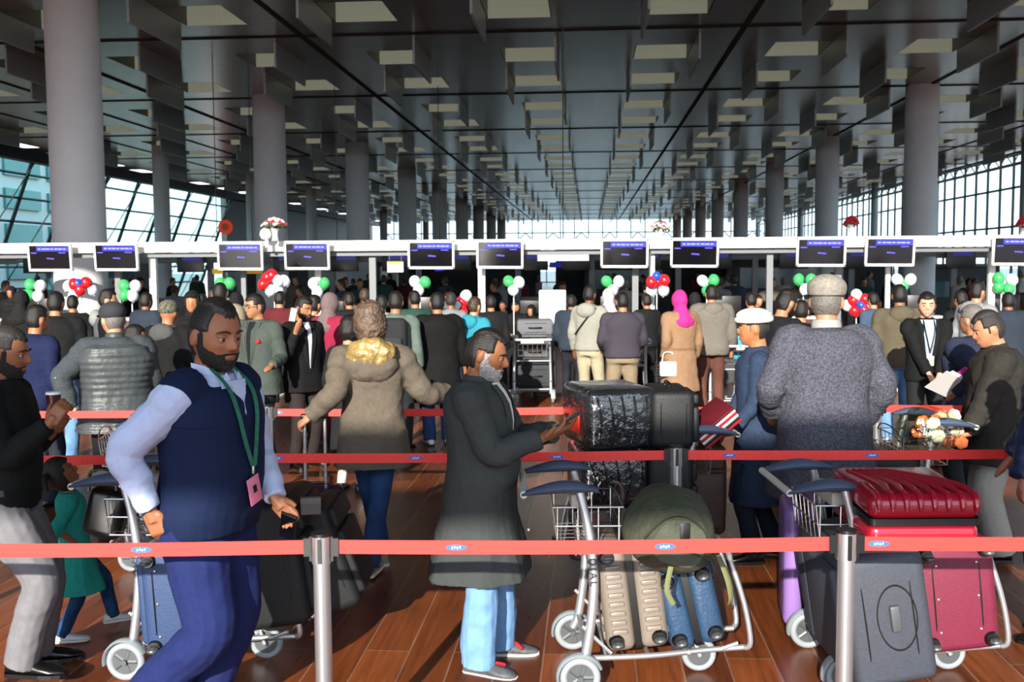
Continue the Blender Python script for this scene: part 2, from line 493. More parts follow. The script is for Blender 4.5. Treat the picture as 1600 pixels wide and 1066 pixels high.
def make_screen():
    t = thing('flight_display', '', '')
    w, h = .76, .46
    m = MB()
    m.rbox((0, 0, h / 2 - .018), (w, .06, .036), .008, 2); m.rbox((0, 0, -h / 2 + .022), (w, .06, .044), .008, 2)
    m.rbox((-w / 2 + .018, 0, 0), (.036, .06, h), .008, 2); m.rbox((w / 2 - .018, 0, 0), (.036, .06, h), .008, 2); m.box((0, .03, 0), (w - .02, .03, h - .02))
    m.build('housing', M_WHITE, t)
    m = MB(); m.box((0, -.012, .004), (w - .068, .02, h - .08)); s = m.build('screen', M_SCREEN, t, False)
    m = MB(); m.box((.06, -.0235, .142), (.56, .004, .075)); m.build('header_bar', M_HEAD, s, False)
    m = MB()
    for k in range(7): m.box((-.17 + k * .073, -.026, .143), (.045 + .012 * (k % 3), .003, .018))
    m.build('header_text', M_TXT2, s, False)
    m = MB()
    for k in range(5): m.box((-.04 + k * .026, -.0235, -.012 - .002 * k), (.018, .003, .024))
    m.box((-.27, -.0235, .075), (.1, .003, .016)); m.box((.22, -.0235, .08), (.12, .003, .014)); m.build('screen_text', M_TXT, s, False)
    m = MB(); m.box((0, .12, .1), (.1, .16, .12)); m.box((0, .06, .06), (.3, .03, .2)); m.build('bracket', M_GREYSH, t, False)
    return t


SCR = [82, 185, 378, 482, 675, 782, 976, 1085, 1282, 1389, 1588]
sp = make_screen()
for i, px in enumerate(SCR):
    o = sp if i == 0 else copy_tree(sp)
    o.location = hp(px, GY - .32, 2.205); o.rotation_euler = (R(5), R(.5), -HA + R(random.uniform(-3, 3)))
    tag(o, ['white-framed flight display hung over the check-in desks, %s from the left end of the beam' % ORD[i].replace('nearest', 'first')][0], 'screen', 'flight displays on the white beam')

# desks
M_WOOD = mat('desk_wood', '#43291b', .45, noise=(8, .2))
M_DESKW = mat('desk_white', '#e4e6e6', .5)


def make_desk():
    t = thing('check_in_desk', '', '')
    m = MB(); m.box((0, 0, .45), (.98, .7, .9)); m.build('cabinet', M_DARKGREY, t, False)
    m = MB(); m.box((0, -.38, .98), (1.02, .06, .22)); m.build('fascia', M_WOOD, t, False)
    m = MB(); m.rbox((0, -.1, 1.11), (1.06, .62, .04), .01, 2); m.build('counter_top', M_DESKW, t)
    m = MB(); m.box((-.52, -.05, .55), (.05, .8, 1.1)); m.build('side_panel', M_DESKW, t, False)
    m = MB(); m.rbox((.2, .05, 1.33), (.48, .04, .3), .01, 2); m.box((.2, .08, 1.16), (.05, .05, .1)); m.build('monitor', M_BLACKPL, t)
    return t


dp = make_desk()
for i, px in enumerate(SCR):
    o = dp if i == 0 else copy_tree(dp)
    o.location = hp(px + (-34 if i % 2 == 0 else 34), GY + 1.15); o.rotation_euler = (0, 0, -HA)
    tag(o, 'check-in desk with wood fascia and white top, under the %s display from the left' % ORD[i].replace('nearest', 'first'), 'desk', 'check-in desks')
bp_ = None
for i, px in enumerate([134, 430, 730, 1030, 1336]):
    if bp_ is None:
        t = bp_ = thing('baggage_belt', '', '')
        m = MB(); m.box((0, 0, .22), (.62, 1.6, .44)); m.build('belt_bed', M_GREYSH, t, False)
        m = MB()
        for k in range(7): m.box((0, -.82, .07 + k * .05), (.56, .03, .02))
        m.build('front_grille', M_STEEL, t, False)
        m = MB(); m.box((0, 0, .455), (.5, 1.58, .03)); m.build('rubber_belt', M_BLACKPL, t, False)
    o = bp_ if i == 0 else copy_tree(bp_)
    o.location = hp(px, GY + .9); o.rotation_euler = (0, 0, -HA)
    tag(o, 'grey baggage belt with slatted front between desks, %s from the left' % ORD[i].replace('nearest', 'first'), 'baggage belt', 'baggage belts')
# white free-standing panel
t = thing('kiosk', 'tall plain white free-standing panel beside the wrapped trolley luggage', 'kiosk', hp(864, 16.05), -HA)
m = MB(); m.rbox((0, 0, .84), (.42, .32, 1.6), .02, 3); m.build('cabinet', M_WHITE, t)
m = MB(); m.box((0, 0, .02), (.5, .42, .04)); m.build('plinth', M_GREYSH, t, False)
m = MB(); m.box((0, -.162, 1.2), (.3, .006, .34)); m.build('panel', mat('panel_offwhite', '#dfe2e4', .3), t, False)
# small yellow-headed notice hanging from the beam
t = thing('hanging_sign', 'small white notice with a yellow heading hung from the beam', 'sign', hp(619, 17.0, 2.02), -HA)
m = MB(); m.box((0, 0, 0), (.27, .02, .19)); m.build('board', M_WHITE, t, False)
m = MB(); m.box((0, -.012, .068), (.25, .004, .045)); m.build('yellow_heading', mat('sign_yellow', '#e6c23a', .5), t, False)
m = MB(); m.cyl((-.1, 0, .09), (-.1, 0, .2), .004, 6); m.cyl((.1, 0, .09), (.1, 0, .2), .004, 6); m.build('wire', M_STEEL, t)
for (px, py, hy, w, h, c, lb) in [(880, 402, 22, 1.1, .16, '#f2f4f2', 'long lit white panel above the far counters'), (340, 424, 26, .26, .13, '#c9a227', 'small amber sign far left above the crowd'),
                                  (395, 424, 27, .5, .13, '#a87a1c', 'dim amber sign far behind the second screen pair'), (352, 355, 60, .85, .85, '#c8331c', 'round red and orange sign at the end of the leaning glass wall'),
                                  (527, 415, 30, .3, .12, '#3434d8', 'small glowing blue sign beside a far pillar'), (687, 421, 30, .26, .1, '#3434d8', 'tiny glowing blue sign under the third screen pair'), (880, 414, 30, .8, .16, '#1d1f8a', 'dim blue display beneath the long lit panel')]:
    w0 = P(px, py, hy); t = thing('hanging_sign', lb, 'sign', w0, -HA)
    m = MB()
    if 'round' in lb: m.cyl((0, 0, 0), (0, .08, 0), w / 2, 24)
    else: m.box((0, 0, 0), (w, .05, h))
    m.build('lit_face', mat('sign' + c, c, .5, emit=c, estr=.6 if c != '#f2f4f2' else 1.0), t, False)
    if 'round' in lb:
        m = MB(); m.cyl((0, -.02, 0), (0, 0, 0), w / 4, 24); m.build('orange_disc', mat('sign_orange', '#e07b22', .5), t)
    m = MB(); m.cyl((0, .03, h / 2), (0, .03, CEIL - w0.z), .012, 6); m.build('wire', M_BLACKPL, t)

t = thing('security_camera', 'white round dome on a bracket above the beam beside the red and white flowers', 'camera', P(415, 366, GY - .05)); m = MB(); m.ell((0, 0, 0), (.095, .095, .10), 20, 14); m.build('dome', M_WHITE, t)
m = MB(); m.rbox((.02, 0, -.1), (.05, .05, .24), .01, 2); m.build('bracket', M_WHITE, t)
# gantries further in
for j, (hy, lab) in enumerate([(29.5, 'grey overhead screen beam of the second check-in row'), (38.5, 'grey overhead screen beam of the third check-in row')]):
    build_gantry(hy, None, lab, mat('beam_grey', '#6f7376', .5), [(p, .16, M_POSTG) for p in (120, 330, 520, 655, 810, 925, 1060, 1180, 1330, 1490)], -40, 1640, None)
fs = None
for j, hy in enumerate([29.5, 38.5]):
    for i, px in enumerate([60, 150, 300, 365, 450, 540, 620, 715, 835, 900, 1010, 1120, 1240, 1340, 1500]):
        if fs is None:
            t = fs = thing('far_display', '', '')
            m = MB(); m.rbox((0, 0, 0), (.8, .07, .48), .01, 2); m.build('housing', M_BLACKPL, t)
            m = MB(); m.box((.05, -.04, .14), (.55, .01, .1)); m.build('header_bar', mat('far_blue', '#1c1f70', .4, emit='#2c30a8', estr=.35), t, False); o = t
        else: o = copy_tree(fs)
        o.location = hp(px, hy - .3, 2.13); o.rotation_euler = (0, 0, -HA)
        tag(o, 'dark screen of the %s check-in row, %s from its left end' % (['second', 'third'][j], ORD[i].replace('nearest', 'first')), 'screen', 'screens of the rows further in')
# far shops: dark boxes
for i, (px, hy, w, h, c) in enumerate([(560, 45, 5.0, 2.9, '#1f2a30'), (150, 43, 4.2, 2.3, '#2a3338'), (1480, 40, 3.2, 1.9, '#1c2a28'), (980, 44, 3.6, 2.6, '#14171c'), (1230, 42, 5, 2.7, '#1f1a18')]):
    t = thing('service_booth', ['teal-dark', 'slate grey', 'green-dark', 'black', 'brown-dark'][i] + ' service booth standing far behind the check-in crowd', 'booth', hp(px, hy), -HA)
    m = MB(); m.box((0, 0, h / 2), (w, 1.6, h)); m.build('walls', mat('booth' + c, c, .5), t, False)
    m = MB(); m.box((0, -.82, h * .55), (w * .8, .04, h * .3)); m.build('shop_window', mat('booth_glass', '#4f7076', .15, spec=.8), t, False)
    m = MB(); m.box((0, -.1, h + .04), (w + .2, 1.9, .1)); m.build('top_board', M_GREYSH, t, False)

# balloons
BC = {'g': mat('balloon_green', '#3fae62', .28, spec=.6), 'w': mat('balloon_white', '#dfe9f2', .3, spec=.6), 'r': mat('balloon_red', '#cf1c26', .28, spec=.6), 'b': mat('balloon_blue', '#1d4fd0', .28, spec=.6)}
BN = {'g': 'green', 'w': 'white', 'r': 'red', 'b': 'blue'}
BUN = [('g47,445 g48,461 w63,447 w63,463', 'two green and two white balloons at the left edge above the crowd'),
       ('w105,447 w116,461 w141,453 r119,444 r135,442 r128,453 b125,443', 'red and white balloons with one blue, beside the big left pillar'),
       ('g194,446 g198,461 w212,447 w210,462', 'green and white balloons under the second display'),
       ('g344,443 g361,443 w348,457', 'two green balloons over a white one, under the third display'),
       ('r418,434 r413,444 r425,430 w435,439 w443,439 w423,454 w433,454', 'red balloons curling round four white ones'),
       ('w490,443 g508,443 w496,457', 'one green and two white balloons under the fourth display'),
       ('w648,440 g665,441 w654,454', 'green balloon upper right of two white ones, under the fifth display'),
       ('w728,463 w713,480 r722,473 r722,487', 'red and white balloons low behind the turquoise hoodie'),
       ('g795,440 w811,441 w802,453', 'green balloon left of two white ones, under the sixth display'),
       ('g948,440 w966,440 w957,454', 'green and white balloons under the seventh display'),
       ('b1025,432 r1017,441 r1028,441 r1037,438 w1019,454 w1037,454', 'blue balloon on top of red ones with two white below'),
       ('w1098,439 g1114,438 g1105,453', 'green and white balloons above the hooded grey jacket'),
       ('g1248,437 g1265,437 w1258,452', 'two green balloons over a white one beside the flat cap'),
       ('r1333,470 r1349,468 r1335,486 r1348,485 b1343,477 w1338,461 w1326,478 w1354,474', 'flower of red balloons with a blue heart and white behind'),
       ('w1402,437 w1420,437 g1411,446', 'two white balloons with a green one beneath, under the tenth display'),
       ('g1560,435 g1573,451 g1560,449 w1578,437', 'three green balloons and a white one at the right edge')]
for i, (s, lb) in enumerate(BUN):
    items = [(q[0], *[float(v) for v in q[1:].split(',')]) for q in s.split()]
    cx_ = sum(q[1] for q in items) / len(items); d = GY - .6 if i != 7 else 15.0
    base = P(cx_, 450, d); base.z = 0
    t = thing('balloon_bunch', lb, 'balloons', base, 0, 'balloon bunches along the desks')
    top = max(P(q[1], q[2], d).z for q in items)
    m = MB(); m.cyl((0, .06, .02), (0, .06, top - .1), .009, 8); m.cyl((0, .06, 0), (0, .06, .03), .13, 20); m.build('stand', M_WHITE, t)
    for k, (c, x, y) in enumerate(items):
        p = P(x, y, d) - base
        m = MB(); r = .088 if c != 'b' else .07
        m.ell((0, 0, 0), (r, r, r * 1.13), 20, 14); m.tube([(0, 0, -r * 1.08), (0, 0, -r * 1.25)], [.006, .013], 8)
        o = m.build('balloon', BC[c], t, auto=False); o.location = (p.x, (-.07 if k % 2 else .0) - (.07 if c in 'b' else 0) + (.06 if len(items) > 5 and c == 'w' else 0), p.z)
        o['label'] = BN[c] + ' balloon'
        o.rotation_euler = (random.uniform(-.4, .4), random.uniform(-.6, .6), 0)


def bouquet(px, py, r, cols, label):
    b = P(px, 374, GY - .05); top = P(px, py, GY - .05)
    t = thing('flower_arrangement', label, 'flowers', (b.x, b.y, 2.4525), 0)
    m = MB(); m.tube([(0, 0, 0), (0, 0, .04), (0, 0, .12), (0, 0, .2)], [.06, .05, .045, .07], 16, 3); m.build('vase', M_DESKW, t)
    m = MB(); h = top.z - b.z
    rg = random.Random(int(px))
    for k in range(40):
        a = rg.uniform(0, 6.28); q = rg.uniform(0, 1) ** .6 * r; z = h + rg.uniform(-.03, .05)
        m.tube([(0, 0, .15), (q * .5 * math.cos(a), q * .5 * math.sin(a), .22), (q * math.cos(a) * 1.05, q * math.sin(a) * 1.05, z - .04)], [.004, .004, .012], 5)
    m.build('foliage', mat('leaf_green', '#3f5a2c', .7), t)
    for k in range(26):
        a = k * 2.4; q = math.sqrt((k + .5) / 26) * r; z = h + (.10 - .12 * (q / r) ** 2)
        m = MB(); n = 6; rr = .034
        for w in range(n): m.ell((rr * .6 * math.cos(w * 6.28 / n), rr * .6 * math.sin(w * 6.28 / n), 0), (rr * .55, rr * .55, rr * .35), 6, 5)
        m.ell((0, 0, .01), (rr * .4,) * 3, 6, 5)
        o = m.build('bloom', cols[k % len(cols)], t); o.location = (q * math.cos(a), q * math.sin(a), z); o.rotation_euler = (math.sin(a) * -.6, math.cos(a) * .6, 0)


M_FR, M_FW = mat('bloom_red', '#d02a34', .6), mat('bloom_white', '#f4f1ec', .6)
bouquet(430, 348, .20, [M_FR, M_FW, M_FW], 'dome of red and white flowers on the beam by the left pillar')
bouquet(1031, 357, .17, [M_FW, M_FW, mat('bloom_pink', '#cf8f96', .6)], 'loose white flowers with green leaves on the middle of the beam')
bouquet(1330, 352, .12, [M_FR], 'small red flowers on the beam between two right displays')
bouquet(1598, 355, .10, [M_FR], 'red flowers on the beam at the right edge')

# ================================================================== QUEUE BARRIERS
M_BELT = mat('red_webbing', '#ef3c35', .55, noise=(90, .06), bump=(300, .1)); M_LOGO = mat('logo_blue', '#2a6fc4', .5); M_LOGOT = mat('logo_text', '#cfe0f4', .5)


def stanchion(x, y, belt_to, logos, label, h=1.0):
    t = thing('barrier_post', label, 'barrier post', (x, y, 0), 0, 'belt barrier posts')
    m = MB(); m.cyl((0, 0, .02), (0, 0, h - .07), .0325, 32); m.build('pole', M_CHROME, t)
    m = MB(); m.tube([(0, 0, 0), (0, 0, .012), (0, 0, .03), (0, 0, .045)], [.17, .17, .12, .05], 40); m.build('base', M_STEEL, t)
    m = MB(); m.cyl((0, 0, h - .11), (0, 0, h), .037, 32); hd = m.build('head', M_CHROME, t)
    m = MB(); m.cyl((0, 0, h - .004), (0, 0, h + .008), .040, 32)
    for a in (0, 90, 180, 270):
        m.box((.038 * math.cos(R(a)), .038 * math.sin(R(a)), h - .055), (.016 if a % 180 == 0 else .014, .014 if a % 180 == 0 else .016, .095))
    m.build('cap', M_BLACKPL, hd, False)
    if belt_to is not None:
        L = belt_to - x; s = 1 if L > 0 else -1; m = MB(); n = 24; z0 = h - .048; rings = []
        zf = lambda u: z0 - .008 * math.sin(math.pi * u)
        for k in range(n + 1):
            u = k / n; X = s * .04 + (L - s * .08) * u; z = zf(u)
            rings.append([(X, -.0012, z - .027), (X, .0012, z - .027), (X, .0012, z + .027), (X, -.0012, z + .027)])
        m.loft(rings); b = m.build('belt', M_BELT, t, False)
        m = MB(); m.box((s * .052, 0, z0), (.03, .02, .07)); m.box((L - s * .052, 0, z0), (.03, .02, .07)); m.build('belt_clip', M_BLACKPL, t, False)
        for lx in logos:
            X = lx - x; u = (X - s * .04) / (L - s * .08); z = zf(u)
            m = MB(); m.tube([(X, -.0013, z), (X, -.0022, z)], [.040, .040], 32); mm = MB()
            mm.v = [(X + (v[0] - X), v[1], z + (v[2] - z) * .28) for v in m.v]; mm.f = m.f
            lg = mm.build('logo', M_LOGO, b, False)
            m = MB()
            for k in range(4): m.box((X - .015 + k * .01, -.0026, z + (.001 if k % 2 else -.001)), (.006, .0006, .009))
            m.build('logo_lettering', M_LOGOT, lg, False)
    return t


def wx(px, d): return P(px, 600, d).x


D1, D2, D3 = 3.85, 5.7, 7.5
a, b_ = wx(497, D1), wx(1327, D1)
stanchion(a - 2.0, D1, None, [], 'steel barrier post of the front belt, beyond the left edge')
stanchion(a, D1, a - 2.0, [wx(212, D1)], 'steel barrier post of the front belt, beside the black trolley luggage')
stanchion(b_, D1, a, [wx(710, D1), wx(1040, D1)], 'steel barrier post of the front belt, before the right luggage trolley')
stanchion(b_ + 2.0, D1, b_, [wx(1378, D1)], 'steel barrier post of the front belt, beyond the right edge')
c_ = wx(1057, D2)
stanchion(c_, D2, wx(300, D2), [wx(430, D2), wx(648, D2), wx(870, D2)], 'steel barrier post of the middle belt, before the wrapped cases')
stanchion(wx(1790, D2), D2, c_, [wx(1141, D2), wx(1365, D2)], 'steel barrier post of the middle belt, at the right edge')
stanchion(wx(300, D2), D2, wx(-120, D2), [], 'steel barrier post of the middle belt, behind the man in the vest')
stanchion(wx(-120, D2), D2, None, [], 'steel barrier post of the middle belt, beyond the left edge')
stanchion(wx(418, D3), D3, wx(-60, D3), [], 'steel barrier post of the rear belt, left of the woman in the brown coat')
stanchion(wx(-60, D3), D3, None, [], 'steel barrier post of the rear belt, beyond the left edge')
stanchion(wx(897, D3), D3, wx(418, D3), [wx(433, D3)], 'steel barrier post of the rear belt, behind the black wrapped cases')
stanchion(wx(1371, D3), D3, wx(897, D3), [], 'steel barrier post of the rear belt, right of the tweed coat')
stanchion(wx(1700, D3), D3, wx(1371, D3), [], 'steel barrier post of the rear belt, beyond the right edge')

# ================================================================== TROLLEYS
M_GRIP = mat('bluegrey_grip', '#46536a', .4, spec=.5); M_RUB = mat('grey_rubber', '#8e959a', .6); M_GUARD = mat('wheel_guard', '#a9b6bb', .35, metal=.3)
M_HUB = mat('wheel_hub', '#5a5f62', .45, metal=.4); M_BAR = mat('cream_bar', '#cfcfc4', .45); M_LETTER = mat('black_lettering', '#151515', .6)


def make_trolley():
    t = thing('luggage_trolley', '', '')
    for s in (-1, 1):
        m = MB(); m.tube([(-.03, s * .27, .13), (.0, s * .27, .2), (.03, s * .27, .42), (.035, s * .265, .6), (.01, s * .26, .8), (-.03, s * .255, .965)], [.023, .024, .023, .022, .021, .02], 12, 5, flat=1.0)
        up = m.build('upright', M_ALU, t)
        m = MB()   # wing grip
        rg = []
        for u in range(13):
            q = u / 12; X = -.30 + .36 * q; zc = .955 + .035 * math.sin(q * 2.6) ; hh = .008 + .03 * math.sin(min(1, q * 1.05) * math.pi) ** .8 * (.4 + .6 * q); ww = .024 + .03 * math.sin(q * math.pi)
            rg.append([(X, s * .255 + ww * math.cos(a * math.pi / 6), zc + hh * math.sin(a * math.pi / 6)) for a in range(12)])
        m.loft(rg); m.build('grip', M_GRIP, t)
        # rear wheel
        m = MB(); m.ring((-.03, s * .30, .095), .078, (.019, .02), 'Y', 32, 10); w = m.build('wheel', M_RUB, t)
        m = MB(); m.cyl((-.03, s * .30 - .012, .095), (-.03, s * .30 + .012, .095), .062, 24); m.cyl((-.03, s * .30 - .03, .095), (-.03, s * .30 + .03, .095), .014, 12)
        for k in range(5):
            a = k * 1.2566; m.tube([(-.03, s * .30, .095), (-.03 + .06 * math.cos(a), s * .30, .095 + .06 * math.sin(a))], .017, 6)
        m.build('hub', M_HUB, w)
        m = MB(); m.ring((-.03, s * .30, .095), .106, (.008, .032), 'Y', 20, 8, (25, 190)); m.build('wheel_guard', M_GUARD, t)
        m = MB(); m.tube([(0, s * .26, .17), (.3, s * .22, .165), (.58, s * .14, .16), (.78, s * .13, .17)], .014, 10, 5); m.build('side_rail', M_ALU, t)
        m = MB(); m.tube([(-.02, s * .27, .33), (.12, s * .25, .19)], .009, 8); m.build('brace', M_ALU, t)
    m = MB(); m.tube([(-.29, -.27, .955), (-.29, .27, .955)], .017, 12); m.build('push_bar', M_BAR, t)
    m = MB()
    for X in (.1, .3, .5): m.tube([(X, -.24 + X * .12, .165), (X, .24 - X * .12, .165)], .011, 8)
    m.build('platform_bars', M_ALU, t)
    m = MB(); m.tube([(-.0, -.27, .2), (0, .27, .2)], .013, 8); m.build('cross_bar', M_ALU, t)
    m = MB(); m.tube([(.02, -.27, .62), (.02, .27, .62)], .012, 8); m.build('cross_bar', M_ALU, t)
    m = MB(); m.tube([(.78, -.14, .17), (.80, -.16, .21), (.765, -.165, .4), (.70, -.165, .60), (.69, -.14, .64), (.69, .14, .64), (.70, .165, .60), (.765, .165, .4), (.80, .16, .21), (.78, .14, .17)], .014, 10, 4)
    m.tube([(.74, -.155, .2), (.66, -.14, .165)], .01, 8); m.build('front_loop', M_ALU, t)
    m = MB(); m.ring((.58, 0, .088), .070, (.017, .018), 'Y', 32, 10); w = m.build('wheel', M_RUB, t)
    m = MB(); m.cyl((.58, -.012, .088), (.58, .012, .088), .056, 24); m.cyl((.58, -.035, .088), (.58, .035, .088), .012, 10); m.build('hub', M_HUB, w)
    m = MB()
    for s in (-1, 1): m.tube([(.58, s * .032, .088), (.56, s * .03, .15), (.55, 0, .18)], .012, 8)
    m.cyl((.55, 0, .15), (.55, 0, .2), .03, 14); m.build('fork', M_ALU, t)
    # wire basket
    m = MB(); x0, x1, z0, z1, yy = -.13, .16, .70, .88, .21
    for z, q in ((z0, .0), ((z0 + z1) / 2, .01), (z1, .02)):
        m.tube([(x0 - q, -yy, z), (x1 + q, -yy, z), (x1 + q, yy, z), (x0 - q, yy, z), (x0 - q, -yy, z)], .0045, 6)
    for k in range(7):
        y = -yy + k * yy / 3; m.tube([(x0 - .02, y, z1), (x0, y, z0), (x1, y, z0), (x1 + .02, y, z1)], .0035, 5)
    for k in range(4):
        X = x0 + (x1 - x0) * k / 3; m.tube([(X, -yy, z1), (X, -yy, z0), (X, yy, z0), (X, yy, z1)], .0035, 5)
    m.tube([(x1 + .02, -yy, z1), (x1 + .03, -.1, z1 + .05), (x1 + .03, .1, z1 + .05), (x1 + .02, yy, z1)], .005, 6, 5)
    m.build('basket', M_STEEL, t)
    m = MB(); m.rbox((-.03, 0, .90), (.07, .34, .07), .012, 2); m.build('sign_holder', M_BAR, t)
    cu = bpy.data.curves.new('pole_lettering', 'FONT'); cu.body = 'DIAL'; cu.size = .05; cu.extrude = .0006; cu.space_character = 1.35; cu.materials.append(M_LETTER)
    q = bpy.data.objects.new('tmp', cu); me = bpy.data.meshes.new_from_object(q); bpy.data.objects.remove(q)
    o = bpy.data.objects.new('pole_lettering', me); COL.objects.link(o); o.parent = t; o.matrix_local = Matrix.Translation((.012, -.2935, .66)) @ Matrix.Rotation(R(90), 4, 'X') @ Matrix.Rotation(R(-88), 4, 'Z')
    return t


tp = make_trolley(); tn = 0


def trolley(x, y, rz, label, sc=1.0):
    global tn
    o = tp if tn == 0 else copy_tree(tp); tn += 1
    o.location = (x, y, 0); o.rotation_euler = (0, 0, R(rz)); o.scale = (sc,) * 3
    return tag(o, label, 'luggage trolley', 'luggage trolleys')


TB = trolley(.34, 4.97, 0, 'luggage trolley with the beige ribbed suitcase, bearing dark letters on its upright')
TA = trolley(-1.86, 5.2, -3, 'luggage trolley with the flat blue suitcase behind the man in the vest')
TC = trolley(1.58, 4.97, 0, 'luggage trolley loaded with the crimson and charcoal suitcases')
TD = trolley(1.12, 6.62, 180, 'luggage trolley piled with black wrapped cases behind the middle belt')
TE = trolley(2.72, 6.85, 180, 'luggage trolley with a plastic bag of flowers in its basket')
TF = trolley(-2.62, 7.0, 190, 'luggage trolley before the man in the quilted gilet')
TG = trolley(wx(832, 15.0), 15.0, 90, 'distant trolley stacked with grey suitcases, pushed towards the desks')
TH = trolley(wx(1142, 13.6), 13.6, 86, 'distant trolley carrying a sky-blue shopping bag')
TI = trolley(wx(975, 14.6), 14.2, 95, 'distant trolley before the man in khaki trousers')
# ================================================================== LUGGAGE
M_ZIP = mat('black_zip', '#08090a', .5)


def AX(x, y, z, o):
    M = Matrix.Identity(4)
    for i, v in enumerate((x, y, z)):
        v = Vector(v).normalized()
        for k in range(3): M[k][i] = v[k]
    M.translation = o; return M


def suitcase(label, M, W, T, L, m_, hard=True, ribs=0, group=None, wheels=True, name='suitcase', side_handle=False, front='ribs', r=.045):
    """local: x width W, y thickness T, z length L with the wheels at z=0"""
    t = thing(name, label, 'suitcase', M=M, group=group)
    m = MB(); zb = .03
    if hard:
        for s in (-1, 1):
            m.rbox((0, s * (T / 4 + .004), zb + L / 2), (W, T / 2 - .008, L), min(r, T / 4 - .005), 4)
            if ribs:
                for k in range(ribs):
                    X = -W / 2 + W * (k + 1) / (ribs + 1); m.rbox((X, s * (T / 2 + .002), zb + L / 2), (W / (ribs + 1) * .55, .014, L * .86), .006, 2)
                for k in range(int(ribs * .9)):
                    pass
    else:
        m.rbox((0, 0, zb + L / 2), (W, T, L), r, 4)
        m.rbox((0, -T / 2 - .012, zb + L * .40), (W * .82, .05, L * .62), .02, 3)
        m.rbox((0, -T / 2 - .012, zb + L * .84), (W * .82, .04, L * .18), .015, 3)
    b = m.build('shell', m_, t)
    if not hard:
        m = MB()
        for q in (.28, -.30):
            n = 28; pts = []
            for k in range(n + 1):
                a = 2 * math.pi * k / n; e = 5
                X = abs(math.cos(a)) ** (2 / e) * math.copysign(1, math.cos(a)) * (W / 2 + .001); Z = abs(math.sin(a)) ** (2 / e) * math.copysign(1, math.sin(a)) * (L / 2 + .001)
                pts.append((X, T * q, zb + L / 2 + Z))
            m.tube(pts, .004, 6)
        m.build('piping', M_ZIP, b)
    m = MB(); m.rbox((0, 0, zb + L / 2), (W - .006 if hard else W + .004, .022 if hard else .012, L - .006 if hard else L + .004), r * .6, 3)
    if hard: m.build('zip', M_ZIP, t)
    if wheels:
        for sx in (-1, 1):
            for sy in (-1, 1):
                m = MB(); x, y = sx * (W / 2 - .055), sy * (T / 2 - .05)
                m.tube([(x, y, zb + .012), (x, y, .012)], [.040, .030], 14); m.build('wheel_housing', M_BLACKPL, t)
                m = MB(); m.ring((x + .0, y - sy * 0, -.012), .018, (.009, .010), 'X', 18, 8); m.cyl((x - .011, y, -.012), (x + .011, y, -.012), .012, 10); m.build('wheel', M_HUB, t)
    m = MB(); m.tube([(-.09, 0, zb + L - .004), (-.08, 0, zb + L + .025), (.08, 0, zb + L + .025), (.09, 0, zb + L - .004)], .011, 8, 3); m.build('carry_handle', M_BLACKPL, t)
    if side_handle:
        m = MB(); X = W / 2
        m.tube([(X - .004, 0, zb + L / 2 - .1), (X + .03, 0, zb + L / 2 - .08), (X + .03, 0, zb + L / 2 + .08), (X - .004, 0, zb + L / 2 + .1)], .012, 8, 3); m.build('side_handle', M_CHROME, t)
    if front == 'base':   # moulded ladder ribs over the wheel end
        for s in (-1, 1):
            m = MB()
            for k in range(8): m.rbox((-W * .30 + W * .6 * k / 7, s * T * .27, zb - .004), (W * .045, T * .24, .02), .006, 2)
            m.build('moulded_ribs', m_, t)
    if front == 'studs':
        for (a, c) in ((-.3, -.25), (0, -.25), (.3, -.25), (-.3, .25), (0, .25), (.3, .25)):
            m = MB(); m.ell((a * W, c * T, zb), (.008, .008, .006), 10, 6); m.build('stud', M_CHROME, t)
    return t


c45 = math.cos(R(6)); s45 = math.sin(R(6))
BZ = .18
# centre trolley: cases on edge, wheel ends towards the viewer.  local x->up, y->+X, z->away
lean = R(7)
up = Vector((-math.sin(lean), 0, math.cos(lean))); ax = Vector((math.cos(lean), 0, math.sin(lean)))
suitcase('beige ribbed hard suitcase on edge with its black wheels facing out', AX(up, ax, (0, 1, 0), (.565, 4.71, BZ + .27)), .52, .30, .72, mat('beige_shell', '#7d7369', .35, spec=.5, noise=(6, .05)), True, 6, front='base')
lean = R(13); up = Vector((-math.sin(lean), 0, math.cos(lean))); ax = Vector((math.cos(lean), 0, math.sin(lean)))
suitcase('small steel-blue hard suitcase on edge beside the beige one', AX(up, ax, (0, 1, 0), (.845, 4.74, BZ + .21)), .40, .27, .56, mat('steelblue_shell', '#2a4562', .4, noise=(40, .12), bump=(60, .2)), True, 0, side_handle=False)
# left trolley
lean = R(3); up = Vector((-math.sin(lean), 0, math.cos(lean))); ax = Vector((math.cos(lean), 0, math.sin(lean)))
suitcase('tall navy-blue soft suitcase with studs, on edge on the left trolley', AX(up, ax, (0, 1, 0), (-1.61, 4.72, .165 + .27)), .53, .31, .62, mat('navy_nylon', '#2b4168', .6, noise=(60, .1), bump=(120, .15)), False, front='studs')
suitcase('big black soft suitcase standing at the front of the left trolley', AX((0, 1, 0.0), (-math.cos(R(8)), 0, -math.sin(R(8))), (-math.sin(R(8)), 0, math.cos(R(8))), (-1.17, 5.25, BZ + .02)), .60, .34, .62, mat('black_nylon', '#0b0c0e', .7, noise=(60, .1)), False, wheels=False)
suitcase('second black soft suitcase leaning at the nose of the left trolley', AX((0, 1, 0), (-math.cos(R(20)), 0, -math.sin(R(20))), (-math.sin(R(20)), 0, math.cos(R(20))), (-.89, 5.45, .20)), .50, .24, .56, mat('black_nylon2', '#0e0f12', .7, noise=(60, .1)), False, wheels=False)
